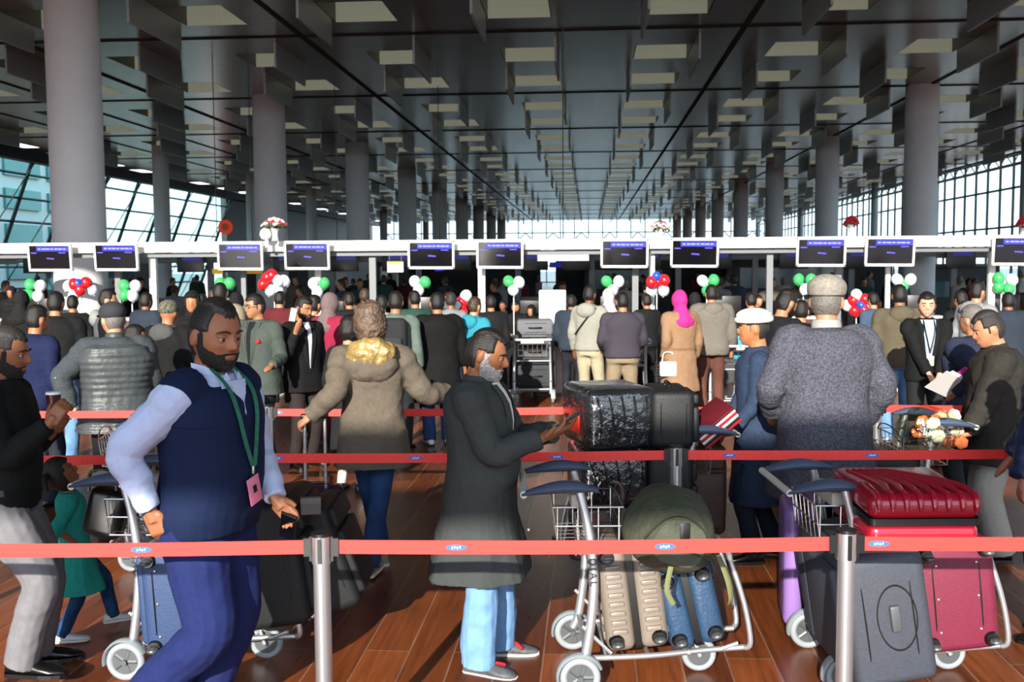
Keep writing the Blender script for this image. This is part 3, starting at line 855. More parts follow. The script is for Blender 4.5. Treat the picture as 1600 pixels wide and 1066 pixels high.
t = thing('leather_pouch', 'small grey leather pouch on top of the black trolley luggage', 'pouch', P(486, 806, 4.98), R(10)); m = MB(); m.rbox((0, 0, .05), (.10, .03, .09), .008, 3); m.build('pouch_body', mat('grey_leather', '#5d5a58', .6), t)
m = MB(); m.rbox((0, -.014, .075), (.1, .012, .035), .004, 2); m.build('flap', mat('grey_leather2', '#6b6866', .6), t)
# right trolley
lean = R(9); up = Vector((-math.sin(lean), 0, math.cos(lean))); ax = Vector((math.cos(lean), 0, math.sin(lean)))
t = suitcase('charcoal soft suitcase on edge with an oval pocket, front of the right trolley', AX(up, ax, (0, 1, 0), (1.67, 4.40, .12 + .32)), .60, .37, .72, mat('charcoal_nylon', '#3a3f49', .65, noise=(80, .12), bump=(150, .15)), False, wheels=False, side_handle=True)
CH = t
m = MB(); m.ring((0, 0, 0), .11, (.0035, .0035), 'Z', 30, 6); m2 = MB(); m2.v = [(v[0] * 1.35 + .01, v[1] * .8 + .03, v[2] + .028) for v in m.v]; m2.f = m.f; m2.build('oval_seam', M_ZIP, CH)
m = MB(); m.rbox((.01, .02, .026), (.12, .045, .03), .008, 3); m.build('pull_grip', M_HUB, CH)
lean = R(6); up = Vector((-math.sin(lean), 0, math.cos(lean))); ax = Vector((math.cos(lean), 0, math.sin(lean)))
suitcase('maroon soft suitcase on edge, wheels and studs facing out, right of the charcoal one', AX(up, ax, (0, 1, 0), (2.10, 4.70, .175 + .27)), .54, .38, .70, mat('maroon_nylon', '#6e1c36', .6, noise=(80, .1), bump=(140, .15)), False, front='studs')
# crimson hard shell lying on top, its near end lower
tl = R(3)
CR = suitcase('glossy crimson hard suitcase with diagonal ribs lying on top of the right trolley', AX((1, 0, 0), (0, math.sin(tl), -math.cos(tl)), (0, math.cos(tl), math.sin(tl)), (1.83, 4.44, .87)), .50, .24, .56, mat('crimson_shell', '#a3122c', .22, spec=.6, coat=.3), True, 0, wheels=False)
m = MB()
for k in range(8):
    X = -.21 + k * .062
    m.tube([(X, -.122, .10), (X * .9 + .0, -.125, .20), (X * .7 - .05, -.124, .34), (X * .5 - .13, -.123, .5)] if k else [(X, -.122, .1), (X, -.125, .2), (X, -.124, .28)], [.014, .018, .014, .006] if k else [.014, .016, .006], 8, 5)
    m.tube([(X, -.05, .028), (X, -.085, .03), (X, -.115, .055), (X, -.122, .11)], [.006, .015, .016, .014], 8, 4)
m.build('moulded_ribs', MATS['crimson_shell'], CR)
# wrapped cases on the trolley behind the middle belt
M_WRAP = mat('plastic_wrap', '#1b2024', .13, spec=.9, noise=(3, .5), bump=(16, 1.0), coat=.6)
M_BKN = mat('black_nylon3', '#121417', .6, noise=(60, .1), bump=(100, .15))


def wrapped(label, c, d, rz, red=False, rx=0):
    t = thing('wrapped_suitcase', label, 'suitcase', c, 0, 'wrapped cases'); t.rotation_euler = (0, R(rx), R(rz))
    m = MB(); m.rbox((0, 0, d[2] / 2), d, .05, 4); m.build('shell', M_WRAP, t)
    m = MB()
    for k in range(5): m.tube([(-d[0] / 2 + .06 + k * .07, -d[1] / 2 - .003, .04), (-d[0] / 2 + .08 + k * .075, -d[1] / 2 - .008, d[2] * .5), (-d[0] / 2 + .05 + k * .08, -d[1] / 2 - .003, d[2] - .04)], .006, 5, 5)
    m.build('film_folds', M_WRAP, t)
    if red:
        m = MB(); m.rbox((-d[0] / 2 - .002, 0, d[2] * .4), (.01, .2, .14), .003, 2); m.build('red_sticker', mat('sticker_red', '#c22a1c', .4), t)
    return t


wrapped('large black case wrapped in shiny film, topmost on the piled trolley', (.62, 6.55, .875), (.46, .6, .38), 14, True)
wrapped('black case wrapped in shiny film, lying under the larger wrapped one', (.60, 6.5, .54), (.42, .62, .33), 6)
wrapped('lowest film-wrapped black case on the piled trolley', (.58, 6.52, .18), (.44, .6, .35), -4)
suitcase('black strapped suitcase standing right of the top wrapped case', AX((0, 1, 0), (-1, 0, 0), (0, 0, 1), (.99, 6.5, .855)), .5, .27, .36, M_BKN, False, wheels=False)
suitcase('black suitcase under the strapped one, nearest the trolley handle', AX((0, 1, 0), (-1, 0, 0), (0, 0, 1), (.97, 6.48, .16)), .56, .28, .66, mat('black_nylon4', '#0d0e10', .6, noise=(50, .1)), False, wheels=False)
# green duffel on the centre trolley
DF = thing('duffel_bag', 'olive-green duffel bag resting on the beige and steel-blue suitcases', 'bag', (.74, 4.76, .785), 0)
m = MB(); rg = []
for k in range(25):
    u = k / 24; a = math.sin(math.pi * (.08 + .84 * u)) ** .45
    y = -.30 + .6 * u; n = 24; ring = []
    for j in range(n):
        th = 2 * math.pi * j / n; e = 2.6
        X = math.copysign(abs(math.cos(th)) ** (2 / e), math.cos(th)) * .215 * a; Z = math.copysign(abs(math.sin(th)) ** (2 / e), math.sin(th)) * .195 * a
        w = 1 + .06 * mnoise.noise(Vector((X * 9, y * 9, Z * 9)))
        X, Z = X * w, Z * w
        if Z > 0: X *= 1 - Z * 1.2
        ring.append((X * math.cos(.28) + Z * math.sin(.28) , y, -X * math.sin(.28) * 1.0 + Z * math.cos(.28)))
    rg.append(ring)
m.loft(rg)
db = m.build('shell', mat('olive_canvas', '#44493a', .75, noise=(14, .14), bump=(14, .8)), DF)
m = MB(); m.tube([(-.16, -.27, .02), (-.06, -.30, .12), (.04, -.305, .12), (.15, -.28, .0)], .007, 6, 6); m.tube([(-.18, -.25, -.08), (-.02, -.31, -.02), (.16, -.28, -.09)], .006, 6, 6); m.build('zip', mat('olive_zip', '#2c3222', .7), DF)
m = MB(); m.rbox((.02, -.306, .06), (.045, .008, .07), .003, 2); m.build('patch', M_BLACKPL, DF)
m = MB(); m.tube([(.19, -.2, -.08), (.225, -.24, -.18), (.24, -.24, -.26), (.235, -.22, -.30)], [.016, .02, .018, .012], 6, 5, flat=.4); m.build('strap', mat('olive_strap', '#6d7048', .8), DF); m = MB(); m.tube([(-.04, -.30, -.1), (-.06, -.315, -.2), (-.03, -.31, -.27)], .012, 6, 5, flat=.4); m.build('strap', mat('olive_strap', '#6d7048', .8), DF)
# small navy cabin case pulled by the woman in brown
CB = suitcase('small navy cabin case with its long handle drawn up, beside the brown coat', Matrix.Translation((-1.29, 6.62, .03)) @ Matrix.Rotation(R(8), 4, 'Z'), .36, .24, .52, mat('navy_shell', '#14264a', .4, spec=.5), True, 0, name='cabin_suitcase')
m = MB()
for s in (-.065, .065): m.cyl((s, 0, .5), (s, 0, 1.02), .011, 10)
m.build('telescopic_tubes', M_ALU, CB)
m = MB(); m.rbox((0, 0, 1.02), (.18, .035, .035), .012, 3); m.build('telescopic_grip', M_BLACKPL, CB)

# ================================================================== PEOPLE
def sstep(a, b, x):
    t = np.clip((x - a) / (b - a), 0, 1); return t * t * (3 - 2 * t)


def headfn(d):
    """unit directions (n,3) -> head surface, x right, y forward, z up, centre of the head at 0"""
    x, y, z = d[:, 0], d[:, 1], d[:, 2]
    X, Y, Z = x * .0775, y * .097, z * .119
    t = np.clip((-Z - .012) / .107, 0, 1)
    X = X * (1 - .34 * t ** 1.6 * (Y > 0) - .10 * t * (Y <= 0)); Y = np.where(Y > 0, Y * (1 - .02 * t), Y * (1 - .45 * t ** 1.3))
    Y = Y + .030 * np.clip(t, 0, 1) ** 1.4 * sstep(0, .5, y)
    Y = Y - .006 * sstep(.5, 1, y) * (np.abs(Z) < .06)
    top = np.clip((Z - .05) / .07, 0, 1); Y = Y - .006 * top
    g = lambda u, w: np.exp(-(u / w) ** 2)
    F = (Y > 0.02)
    nz = np.where(Z > -.028, sstep(.030, -.024, Z), sstep(-.044, -.030, Z))
    Y = Y + F * .027 * nz * g(X, .0105 + .004 * sstep(0, -.03, Z))
    Y = Y + F * .007 * g(Z - .026, .010) * g(np.abs(X) - .026, .022)
    Y = Y - F * .011 * g(np.abs(X) - .031, .013) * g(Z - .004, .011)
    Y = Y + F * .005 * g(np.abs(X) - .042, .016) * g(Z + .024, .014)
    Y = Y + F * .006 * g(Z + .060, .007) * g(X, .022) + F * .005 * g(Z + .073, .006) * g(X, .018) - F * .004 * g(Z + .0665, .003) * g(X, .022)
    Y = Y - F * .004 * g(Z + .084, .006) * g(X, .02) + F * .007 * g(Z + .102, .010) * g(X, .018)
    return np.stack([X, Y, Z], 1)


def sph(n, m):
    vs = [(0, 0, -1)]; fs = []
    for i in range(1, m):
        ph = -math.pi / 2 + math.pi * i / m
        for j in range(n):
            th = 2 * math.pi * j / n; vs.append((math.cos(ph) * math.cos(th), math.cos(ph) * math.sin(th), math.sin(ph)))
    vs.append((0, 0, 1))
    for j in range(n): fs.append((0, 1 + (j + 1) % n, 1 + j))
    for i in range(m - 2):
        for j in range(n):
            a = 1 + i * n + j; b = 1 + i * n + (j + 1) % n; fs.append((a, b, b + n, a + n))
    k = 1 + (m - 2) * n
    for j in range(n): fs.append((k + j, k + (j + 1) % n, len(vs) - 1))
    return np.array(vs), fs


def ik(a, t, l1, l2, pole):
    d = t - a; L = min(d.length, (l1 + l2) * .998); L = max(L, abs(l1 - l2) + .01); u = d.normalized()
    x = (l1 * l1 - l2 * l2 + L * L) / (2 * L); h = math.sqrt(max(l1 * l1 - x * x, 0))
    p = Vector(pole); p = (p - u * p.dot(u)).normalized()
    return a + u * x + p * h, a + u * L


def remesh(o, vox, sm=3, disp=None, dscale=.16, fac=.5):
    m = o.modifiers.new('r', 'REMESH'); m.mode = 'VOXEL'; m.voxel_size = vox; m.use_smooth_shade = True
    if sm: s = o.modifiers.new('s', 'SMOOTH'); s.factor = fac; s.iterations = sm
    if disp:
        k = 'clouds%.3f' % dscale
        tx = bpy.data.textures.get(k) or bpy.data.textures.new(k, 'CLOUDS'); tx.noise_scale = dscale; tx.noise_depth = 2
        d = o.modifiers.new('d', 'DISPLACE'); d.texture = tx; d.strength = disp; d.mid_level = .5; d.texture_coords = 'LOCAL'
    return o


BASE_T = [(.84, .160, .112, .0), (.93, .172, .122, -.004), (1.02, .158, .110, .0), (1.10, .152, .106, .002), (1.20, .162, .112, .004), (1.30, .178, .120, .004), (1.38, .184, .115, -.002), (1.435, .160, .100, -.010), (1.475, .110, .080, -.016), (1.50, .068, .066, -.014)]


def interp(z, prof):
    if z <= prof[0][0]: return prof[0][1:]
    for a, b in zip(prof, prof[1:]):
        if z <= b[0]:
            t = (z - a[0]) / (b[0] - a[0]); t = t * t * (3 - 2 * t) if False else t
            return tuple(p + (q - p) * t for p, q in zip(a[1:], b[1:]))
    return prof[-1][1:]


class Person:
    def __init__(s, px, top, d, rz, label, H_=None, lod=1, skin='#a9714f', lean=0, hy=0, hp_=0, hs=1.0, bulk=1.0, cat='person', group=None, rw=None, lw=None, rpole=None, lpole=None, ra=None, la=None, twist=0, hroll=0, xy=None, rk=None, lk=None, off=None, fem=False):
        tp_ = P(px, top, d); s.H = H_ or tp_.z; s.lod = lod
        loc = Vector((tp_.x, d, 0)) if xy is None else Vector((xy[0], xy[1], 0))
        if off: loc += Vector((off[0], off[1], 0))
        s.s = s.H / 1.745; s.root = thing('person', label, cat, loc, R(rz), group); s.root.scale = (s.s,) * 3
        s.inv = (Matrix.Translation(loc) @ Matrix.Rotation(R(rz), 4, 'Z') @ Matrix.Scale(s.s, 4)).inverted()
        s.vox = {0: .0058, 1: .010, 2: .017, 3: .026}[lod]; s.lean = R(lean); s.bulk = bulk
        s.sk = mat('skin' + skin, skin, .5, noise=(25, .06), spec=.4); s.skin = skin; s.twist = R(twist)
        w = s.warp
        s.sh = {1: w((.178 * (1 + (bulk - 1) * .5), 0, 1.425)), -1: w((-.178 * (1 + (bulk - 1) * .5), 0, 1.425))}
        s.el = {}; s.wr = {}
        for k, tgt, pole in ((1, rw, rpole), (-1, lw, lpole)):
            t = Vector((k * .25 * bulk, .06, .90)) if tgt is None else (s.loc(tgt))
            po = s.dirl(pole) if pole is not None else (k * .35, -1, -.1)
            s.el[k], s.wr[k] = ik(s.sh[k], t, .295, .255, po)
        s.hip = {1: Vector((.088, 0, .90)), -1: Vector((-.088, 0, .90))}; s.kn = {}; s.an = {}
        for k, tgt, po in ((1, ra, rk), (-1, la, lk)):
            t = Vector((k * .105, -.01, .085)) if tgt is None else (Vector(tgt) if len(tgt) == 3 else s.loc(tgt))
            s.kn[k], s.an[k] = ik(s.hip[k], t, .425, .41, po or (k * .12, 1, 0))
        nb = w((0, -.014, 1.49)); s.neck = nb
        s.hs = hs
        s.HM = Matrix.Translation(w((0, -.005, 1.515))) @ Matrix.Rotation(R(hy), 4, 'Z') @ Matrix.Rotation(-R(hp_), 4, 'X') @ Matrix.Rotation(R(hroll), 4, 'Y') @ Matrix.Translation((0, .022, .112 * hs)) @ Matrix.Scale(hs, 4)
        s.hands = {1: None, -1: None}

    def loc(s, t):
        if len(t) == 4: t = P(t[1], t[2], t[3])     # ('px', x, y, d)
        elif len(t) == 3 and not isinstance(t, Vector): return Vector(t)
        return s.inv @ Vector(t)

    def dirl(s, v):
        if isinstance(v, tuple) and len(v) == 4: return (s.inv.to_3x3() @ Vector(v[1:])).normalized()   # ('w',x,y,z)
        return Vector(v)

    def warp(s, p):
        p = Vector(p); z = p.z
        k = min(max((z - .88) / .32, 0), 1); k = k * k * (3 - 2 * k)
        if s.twist: p = Matrix.Rotation(s.twist * k, 3, 'Z') @ p
        if s.lean and k > 0:
            c = Vector((0, 0, .95)); p = c + Matrix.Rotation(-s.lean * k, 3, 'X') @ (p - c)
        return p

    def torso(s, m, grow, z0, z1=1.50, hem=None, ridge=0, belly=0, n=28, prof=None):
        """closed loft; hem=(halfwidth, halfdepth) flare at z0"""
        rg = []; z = z0; st = .012 if ridge else .03
        pf = prof or BASE_T; k = 0
        while z <= z1 + 1e-6:
            hw, hd, yo = interp(z, pf)
            if hem and z < .95:
                u = min(max((.95 - z) / max(.95 - z0, .05), 0), 1); hw += (hem[0] - .172) * u; hd += (hem[1] - .122) * u
            b = s.bulk; hw = hw * (1 + (b - 1) * (1 if z < 1.36 else .5)) + grow * (1 if z < 1.44 else .6); hd = hd * b + grow * (1 if z < 1.44 else .6)
            if belly: q = math.exp(-((z - 1.08) / .14) ** 2); hd += belly * q * .5; yo += belly * q * .5
            if ridge: f = 1 + ridge * abs(math.sin(z * 3.14159 / .05)); hw *= f; hd *= f
            e = 2.4; ring = []
            for j in range(n):
                th = 2 * math.pi * j / n
                X = math.copysign(abs(math.cos(th)) ** (2 / e), math.cos(th)) * hw; Y = math.copysign(abs(math.sin(th)) ** (2 / e), math.sin(th)) * hd + yo
                if z < .95 and hem: f = 1 + .035 * math.sin(th * 7) * min(1, (.95 - z) * 3); X *= f; Y *= f
                ring.append(s.warp((X, Y, z)))
            rg.append(ring); z += st
        m.loft(rg); return m

    def arm(s, m, k, r, cuff=None, ridge=0, stop=1.0):
        a = s.warp((k * .11, -.005, 1.405)); sh = s.sh[k] + Vector((0, 0, -.012)); e = s.el[k]; w = s.wr[k]
        end = e + (w - e) * stop
        pts = [a, sh, sh.lerp(e, .45), e, e.lerp(end, .5), end]
        rad = [r * .95, r * 1.04, r * .92, r * .84, r * .74, cuff or r * .62]
        P2, R2 = catmull(pts, rad, 5)
        if ridge: R2 = [q * (1 + ridge * abs(math.sin(i * 1.0))) for i, q in enumerate(R2)]
        else: R2 = [q * (1 + .05 * math.sin(i * 1.9 + k)) if i > 4 else q for i, q in enumerate(R2)]
        m.tube(P2, R2, 14); return m

    def leg(s, m, k, r=(.098, .085, .066, .055, .052), z1=0.02, flare=None):
        h, kn, an = s.hip[k], s.kn[k], s.an[k]
        b = 1 + (s.bulk - 1) * .6; end = an + (an - kn).normalized() * z1
        P2, R2 = catmull([h + Vector((0, 0, .04)), h.lerp(kn, .45), kn, kn.lerp(an, .5), end], [q * b for q in r], 6)
        R2 = [q * (1 + .010 * math.sin(i * 1.3)) for i, q in enumerate(R2)]
        m.tube(P2, R2, 14); return m

    def hand(s, m, k, fdir, pn, curl=.35, spread=.12, thumb=.7):
        """fdir: finger direction, pn: palm normal"""
        w = s.wr[k]; f = s.dirl(fdir).normalized(); p = s.dirl(pn); p = (p - f * p.dot(f)).normalized(); side = f.cross(p) * 1.0
        # thumb on the side given by k
        ts = side * (1 if k > 0 else -1)
        c = w + f * .05
        M = Matrix((tuple(side), tuple(f), tuple(p))).transposed().to_4x4(); M.translation = c
        m.rbox((0, 0, 0), (.078, .095, .030), .013, 2, M=M)
        m.tube([w - f * .05, w, w + f * .04], [.026, .025, .028], 10)
        for i, (o, L) in enumerate(((.029, .072), (.010, .080), (-.010, .075), (-.028, .058))):
            b = w + f * .092 + ts * o; d = (f + ts * o * spread * 8).normalized(); q = [b - d * .02, b]; ang = curl * (1 + .12 * i)
            for seg in (.45, .30, .25):
                ax_ = d.cross(p).normalized(); d = Matrix.Rotation(ang, 3, ax_) @ d; q.append(q[-1] + d * L * seg)
            m.tube(q, [.0105, .0100, .0092, .0086, .0074], 8)
        b = w + f * .025 + ts * .030; d = (f * .75 + ts * thumb + p * .35).normalized(); q = [b - d * .012, b, b + d * .035]
        d2 = (d + f * .5 + p * .3 * curl).normalized(); q += [q[-1] + d2 * .028]
        m.tube(q, [.013, .0145, .0115, .0085], 8)
        s.hands[k] = (w + f * .09 + p * .02)

    def body(s, hands=None, legs=False, ears=True):
        m = MB(); s.torso(m, -.03, .86, 1.485)
        for k in (1, -1):
            s.arm(m, k, .045, .026)
            if s.lod <= 1 and hands and hands.get(k): s.hand(m, k, *hands[k])
            elif s.lod <= 2 or hands:
                f = (s.wr[k] - s.el[k]).normalized(); m.tube([s.wr[k] - f * .03, s.wr[k] + f * .05, s.wr[k] + f * .10, s.wr[k] + f * .155], [.026, .036, .036, .016], 10, flat=.6)
            s.leg(m, k, (.085, .07, .052, .043, .036), 0)
        c = s.HM @ Vector((0, -.018, -.05)); m.tube([s.warp((0, -.014, 1.42)), s.neck, s.neck.lerp(c, .6), c], [.075, .060, .056, .056], 14)
        n, mm = {0: (72, 60), 1: (48, 40), 2: (28, 22), 3: (20, 14)}[s.lod]
        vs, fs = sph(n, mm); vs = headfn(vs)
        m.add([s.HM @ Vector(v) for v in vs], fs)
        if ears and s.lod < 3:
            for k in (1, -1): m.ell((0, 0, 0), (.011, .019, .032), 12, 10, M=s.HM @ Matrix.Translation((k * .079, -.012, -.006)) @ Matrix.Rotation(R(k * 14), 4, 'Z') @ Matrix.Rotation(R(-12), 4, 'X'))
        o = m.build('body', s.sk, s.root, auto=False); remesh(o, s.vox if not (s.lod == 0) else .0050, 1 if s.lod == 0 else 2, fac=.4); s.b = o
        if s.lod <= 1:
            for k in (1, -1):
                m = MB(); m.ell((0, 0, 0), (.0120,) * 3, 16, 12, M=s.HM @ Matrix.Translation((k * .031, .0720, .002))); e = m.build('eye', mat('eye_white', '#a39a92', .25), s.root, auto=False)
                m = MB(); m.ell((0, 0, 0), (.0062, .003, .0062), 12, 8, M=s.HM @ Matrix.Translation((k * .031, .0826, .000))); m.build('iris', mat('iris_brown', '#20120b', .2), e, auto=False)
                m = MB(); vsb, fsb = sph(18, 12); m.ell((0, 0, 0), (.0165, .0135, .0085), 16, 10, M=s.HM @ Matrix.Translation((k * .031, .0735, .0095))); m.ell((0, 0, 0), (.0155, .012, .006), 16, 10, M=s.HM @ Matrix.Translation((k * .031, .0725, -.0085))); m.build('eyelid', s.sk, s.root, auto=False)
        if s.lod <= 0 or (s.lod == 1):
            m = MB(); m.tube([s.HM @ Vector(q) for q in ((-.021, .0835, -.0665), (-.01, .0915, -.066), (0, .093, -.0672), (.01, .0915, -.066), (.021, .0835, -.0665))], [.002, .0042, .004, .0042, .002], 8, 4); m.build('lips', mat('lips' + s.skin, tuple(a * b for a, b in zip(srgb(s.skin), (.75, .5, .5, 1))), .45), s.root, auto=False)
        return s

    def brows(s, m_, h=1.0):
        for k in (1, -1):
            m = MB(); m.tube([s.HM @ Vector(q) for q in ((k * .012, .0925, .022), (k * .028, .0935, .029), (k * .044, .084, .027), (k * .054, .070, .020))], [.0035 * h, .0045 * h, .004 * h, .002], 8, 4, flat=.8); m.build('eyebrow', m_, s.root, auto=False)

    def shell(s, fn, thick, name, m_, inner=.90, n=72, mm=56, nz=.0, nsc=40, scale=1.0):
        """a closed skin over the head: stands out by thick where fn says 1, sinks inside where 0"""
        if s.lod >= 2: n, mm = 36, 28
        vs, fs = sph(n, mm); h = headfn(vs)
        smooth = vs * np.array([.0775, .097, .119]); k = fn(h, vs)
        off = (vs * thick[0] if not hasattr(thick[0], '__len__') else vs * np.array(thick[0]))
        out = []
        for a, v, q in zip(h, vs, k):
            t = off_n = thick[0] if not hasattr(thick[0], '__len__') else thick[0][0]
            nn = 1 + (nz * mnoise.noise(Vector(v) * nsc * .1) if nz else 0)
            base = Vector(a) * inner; o_ = Vector(a) + Vector(v) * t * nn
            out.append(s.HM @ (base.lerp(o_, float(q)) * scale))
        m = MB(); m.add(out, fs); return m.build(name, m_, s.root, auto=False)

    def hair(s, m_, style='short', thick=.014, line=.058):
        def fn(h, v):
            X, Y, Z = h[:, 0], h[:, 1], h[:, 2]
            if style == 'bald_top': top = 0
            aX = np.abs(X); temple = .022 * sstep(.012, .045, aX) * (1 if style == 'receding' else .35) + (.010 if style == 'receding' else 0)
            front = sstep(line - .006, line + .014, Z - temple + .004 * np.sin(X * 420))
            side = sstep(.014, .030, Z) * sstep(.052, .030, Y + .25 * (Z - .04).clip(-.05, .0))
            back = sstep(-.080, -.066, Z) * sstep(-.028, -.040, Y)
            burn = sstep(-.026, -.016, Z) * sstep(.006, .011, Y) * sstep(.026, .020, Y) * sstep(.035, .05, np.abs(X)) * .6
            if style == 'long': back = sstep(-.12, -.10, Z) * sstep(.03, .0, Y)
            return np.clip(np.maximum.reduce([front, side * .75, back * .8, burn]), 0, 1)
        return s.shell(fn, (thick,), 'hair', m_, .93, nz=.5 if thick > .024 else .08, nsc=500 if thick > .024 else 200)

    def beard(s, m_, thick=.010, full=True, stubble=False):
        def fn(h, v):
            X, Y, Z = h[:, 0], h[:, 1], h[:, 2]; aX = np.abs(X)
            jaw = sstep(-.014, -.034, Z + .42 * Y.clip(0) + .003 * np.sin(Y * 300)) * sstep(-.014, .006, Y)
            sideb = sstep(.004, .010, Y) * sstep(.030, .022, Y) * sstep(.02, .01, Z) * sstep(.045, .055, aX)
            mous = np.exp(-((Z + .051 + .15 * aX) / .0065) ** 2) * sstep(.038, .024, aX) * (Y > .05) * .8
            lips = np.exp(-((Z + .066) / .0070) ** 2) * np.exp(-(X / .02) ** 4) * (Y > .05)
            return np.clip(np.maximum.reduce([jaw, sideb, mous]) - 1.3 * lips, 0, 1)
        return s.shell(fn, (thick,), 'beard', m_, .94, nz=.25, nsc=90)

    def glasses(s):
        m = MB()
        for k in (1, -1):
            m.ring((k * .031, .098, .004), .021, (.0018, .002), 'Y', 24, 6, M=s.HM); m.tube([(k * .052, .096, .008), (k * .074, .08, .008), (k * .082, .0, .004)], .0018, 6, M=s.HM)
        m.tube([(-.011, .099, .006), (.011, .099, .006)], .0018, 6, M=s.HM); m.build('glasses', M_BLACKPL, s.root)

    def garment(s, name, m_, hem_z=.92, grow=.018, hem=None, sleeve=.066, cuff=None, ridge=0, disp=.014, top=1.50, belly=0, sleeves=True, sstop=.96, collar=0, arms=(1, -1), dsc=.13):
        m = MB(); s.torso(m, grow, hem_z, top, hem, ridge, belly)
        if sleeves:
            for k in arms: s.arm(m, k, sleeve * (1 + (s.bulk - 1) * .5), cuff, ridge * 1.2, sstop)
        if collar:
            rg = []
            for q in range(5):
                z = 1.465 + collar * q / 4; rr = .078 - .010 * q / 4 + .02 * (q == 0)
                rg.append([s.warp((rr * math.cos(a * .2618) * 1.0, rr * .95 * math.sin(a * .2618) - .012 + .010 * q / 4, z + .008 * math.sin(a * .2618 + 3.14))) for a in range(24)])
            m.loft(rg)
        o = m.build(name, m_, s.root, auto=False); remesh(o, s.vox * 1.15, 2 if ridge else 3, disp, dsc); return o

    def trousers(s, m_, r=(.102, .088, .074, .066, .066), z1=.03, disp=.014, name='trousers'):
        m = MB(); s.torso(m, .004, .83, 1.03)
        for k in (1, -1): s.leg(m, k, r, z1)
        o = m.build(name, m_, s.root, auto=False); return remesh(o, s.vox * 1.15, 4, disp, .17)

    def shoes(s, m_, sole=None, big=1.0):
        for k in (1, -1):
            an = s.an[k]; kn = s.kn[k]; f = Vector((k * .18, 1, 0)).normalized()
            sh = (kn - an).normalized(); pitch = math.atan2(sh.y, sh.z) * .0
            lift = an.z - .085
            M = Matrix.Translation((an.x, an.y, lift)) @ Matrix.Rotation(-math.atan2(f.x, f.y), 4, 'Z')
            m = MB(); rg = []
            for u, w, h in ((-.075, .022, .05), (-.06, .034, .078), (-.02, .038, .088), (.04, .040, .078), (.09, .045, .055), (.14, .044, .042), (.175, .033, .034), (.195, .014, .022)):
                rg.append([(math.cos(a * .3927) * w * big, u * big, .012 + h / 2 + max(math.sin(a * .3927), -.95) * h / 2) for a in range(16)])
            m.loft(rg, M=M); sho = m.build('shoe', m_, s.root)
            m = MB(); rg = []
            for u, w in ((-.08, .020), (-.065, .036), (0, .040), (.09, .048), (.15, .046), (.185, .034), (.202, .012)):
                rg.append([(w * big, u * big, 0.002), (w * big, u * big, .022), (-w * big, u * big, .022), (-w * big, u * big, 0.002)])
            m.loft(rg, M=M); m.build('sole', sole or M_BLACKPL, sho, False)
        return s

    def lapels(s, m_, shirt=None, w=.05, z0=1.12, g=.03):
        """open front: a shirt wedge with turned lapels on both sides"""
        if shirt:
            m = MB(); rg = []
            for q in range(9):
                z = z0 + (1.485 - z0) * q / 8; hw, hd, yo = interp(z, BASE_T); W = w * (.15 + .85 * q / 8); Y = hd * s.bulk + yo + g + .004 - .012 * (q / 8) ** 3
                rg.append([s.warp(p) for p in ((-W, Y - .02, z), (-W * .6, Y, z), (0, Y + .003, z), (W * .6, Y, z), (W, Y - .02, z), (0, Y - .06, z))])
            m.loft(rg); m.build('shirt_front', shirt, s.root)
        for k in (1, -1):
            m = MB(); rg = []
            for q in range(9):
                z = z0 + (1.48 - z0) * q / 8; hw, hd, yo = interp(z, BASE_T); W = w * (.15 + .85 * q / 8); Y = hd * s.bulk + yo + g + .007 - .012 * (q / 8) ** 3
                ww = .012 + .045 * math.sin(min(q / 8 * 1.25, 1) * 2.2)
                rg.append([s.warp(p) for p in ((k * W, Y, z), (k * (W + ww * .5), Y + .003, z), (k * (W + ww), Y - .016, z), (k * (W + ww * .5), Y - .014, z))])
            m.loft(rg); m.build('lapel', m_, s.root)


HAIRB = mat('hair_black', '#15110f', .5, noise=(120, .4), bump=(160, .35)); HAIRG = mat('hair_grey', '#6b6661', .55, noise=(90, .35), bump=(140, .4)); HAIRBR = mat('hair_brown', '#3d2c22', .5, noise=(40, .45), bump=(40, .8))
BEARDB = mat('beard_black', '#191310', .75, noise=(90, .4), bump=(120, .8)); BEARDW = mat('beard_white', '#b9b6b2', .8, noise=(90, .2), bump=(110, .8)); HAIRDG = mat('hair_salt', '#2a2726', .6, noise=(120, .6), bump=(160, .35))
BLKSHOE = mat('shoe_black', '#0e0d0d', .3, spec=.6); WHTSHOE = mat('shoe_white', '#d7dbe0', .6); DKTR = cloth('#17171a'); SOLEW = mat('sole_white', '#d8d6d0', .6)


def phone(M, label):
    t = thing('phone', label, 'phone', M=M)
    m = MB(); m.rbox((0, 0, 0), (.075, .155, .009), .004, 2); m.build('case', M_BLACKPL, t)
    m = MB(); m.rbox((0, 0, .005), (.067, .145, .0012), .0005, 1); m.build('screen', M_SCREEN, t, False)
    return t


def wm(p, k):   # world point of the palm
    return p.root.matrix_basis @ p.hands[k]

# ---------------------------------------------------------------- near people
# man in the navy vest, walking right
M_NAVY = cloth('#0c1b3b', b=.25, n=.18, sc=120); M_SHIRT = cloth('#b9c6e6', b=.3, n=.04); M_BLUETR = cloth('#1b2658', b=.35, n=.1)
p = Person(322, 480, 4.3, -112, 'man in a navy vest over a pale blue shirt, walking right with lowered gaze', lod=0, skin='#9a6446', lean=4, hy=-14, hp_=8, hs=1.13, bulk=1.18,
           rw=('px', 236, 800, 4.1), rpole=('w', -1, -.2, .1), lw=('px', 432, 782, 4.35), lpole=('w', .1, .3, -1), ra=(.10, -.22, .20), la=(-.09, -.12, .10), rk=(.05, 1, .1), off=(-.02, 0))
VM = p
p.body(hands={1: (('w', .35, .1, -1), ('w', .2, 1, 0), .55, .08, .4), -1: (('w', .55, -.1, -.6), ('w', -.2, -1, -.1), .75, .1, .6)})
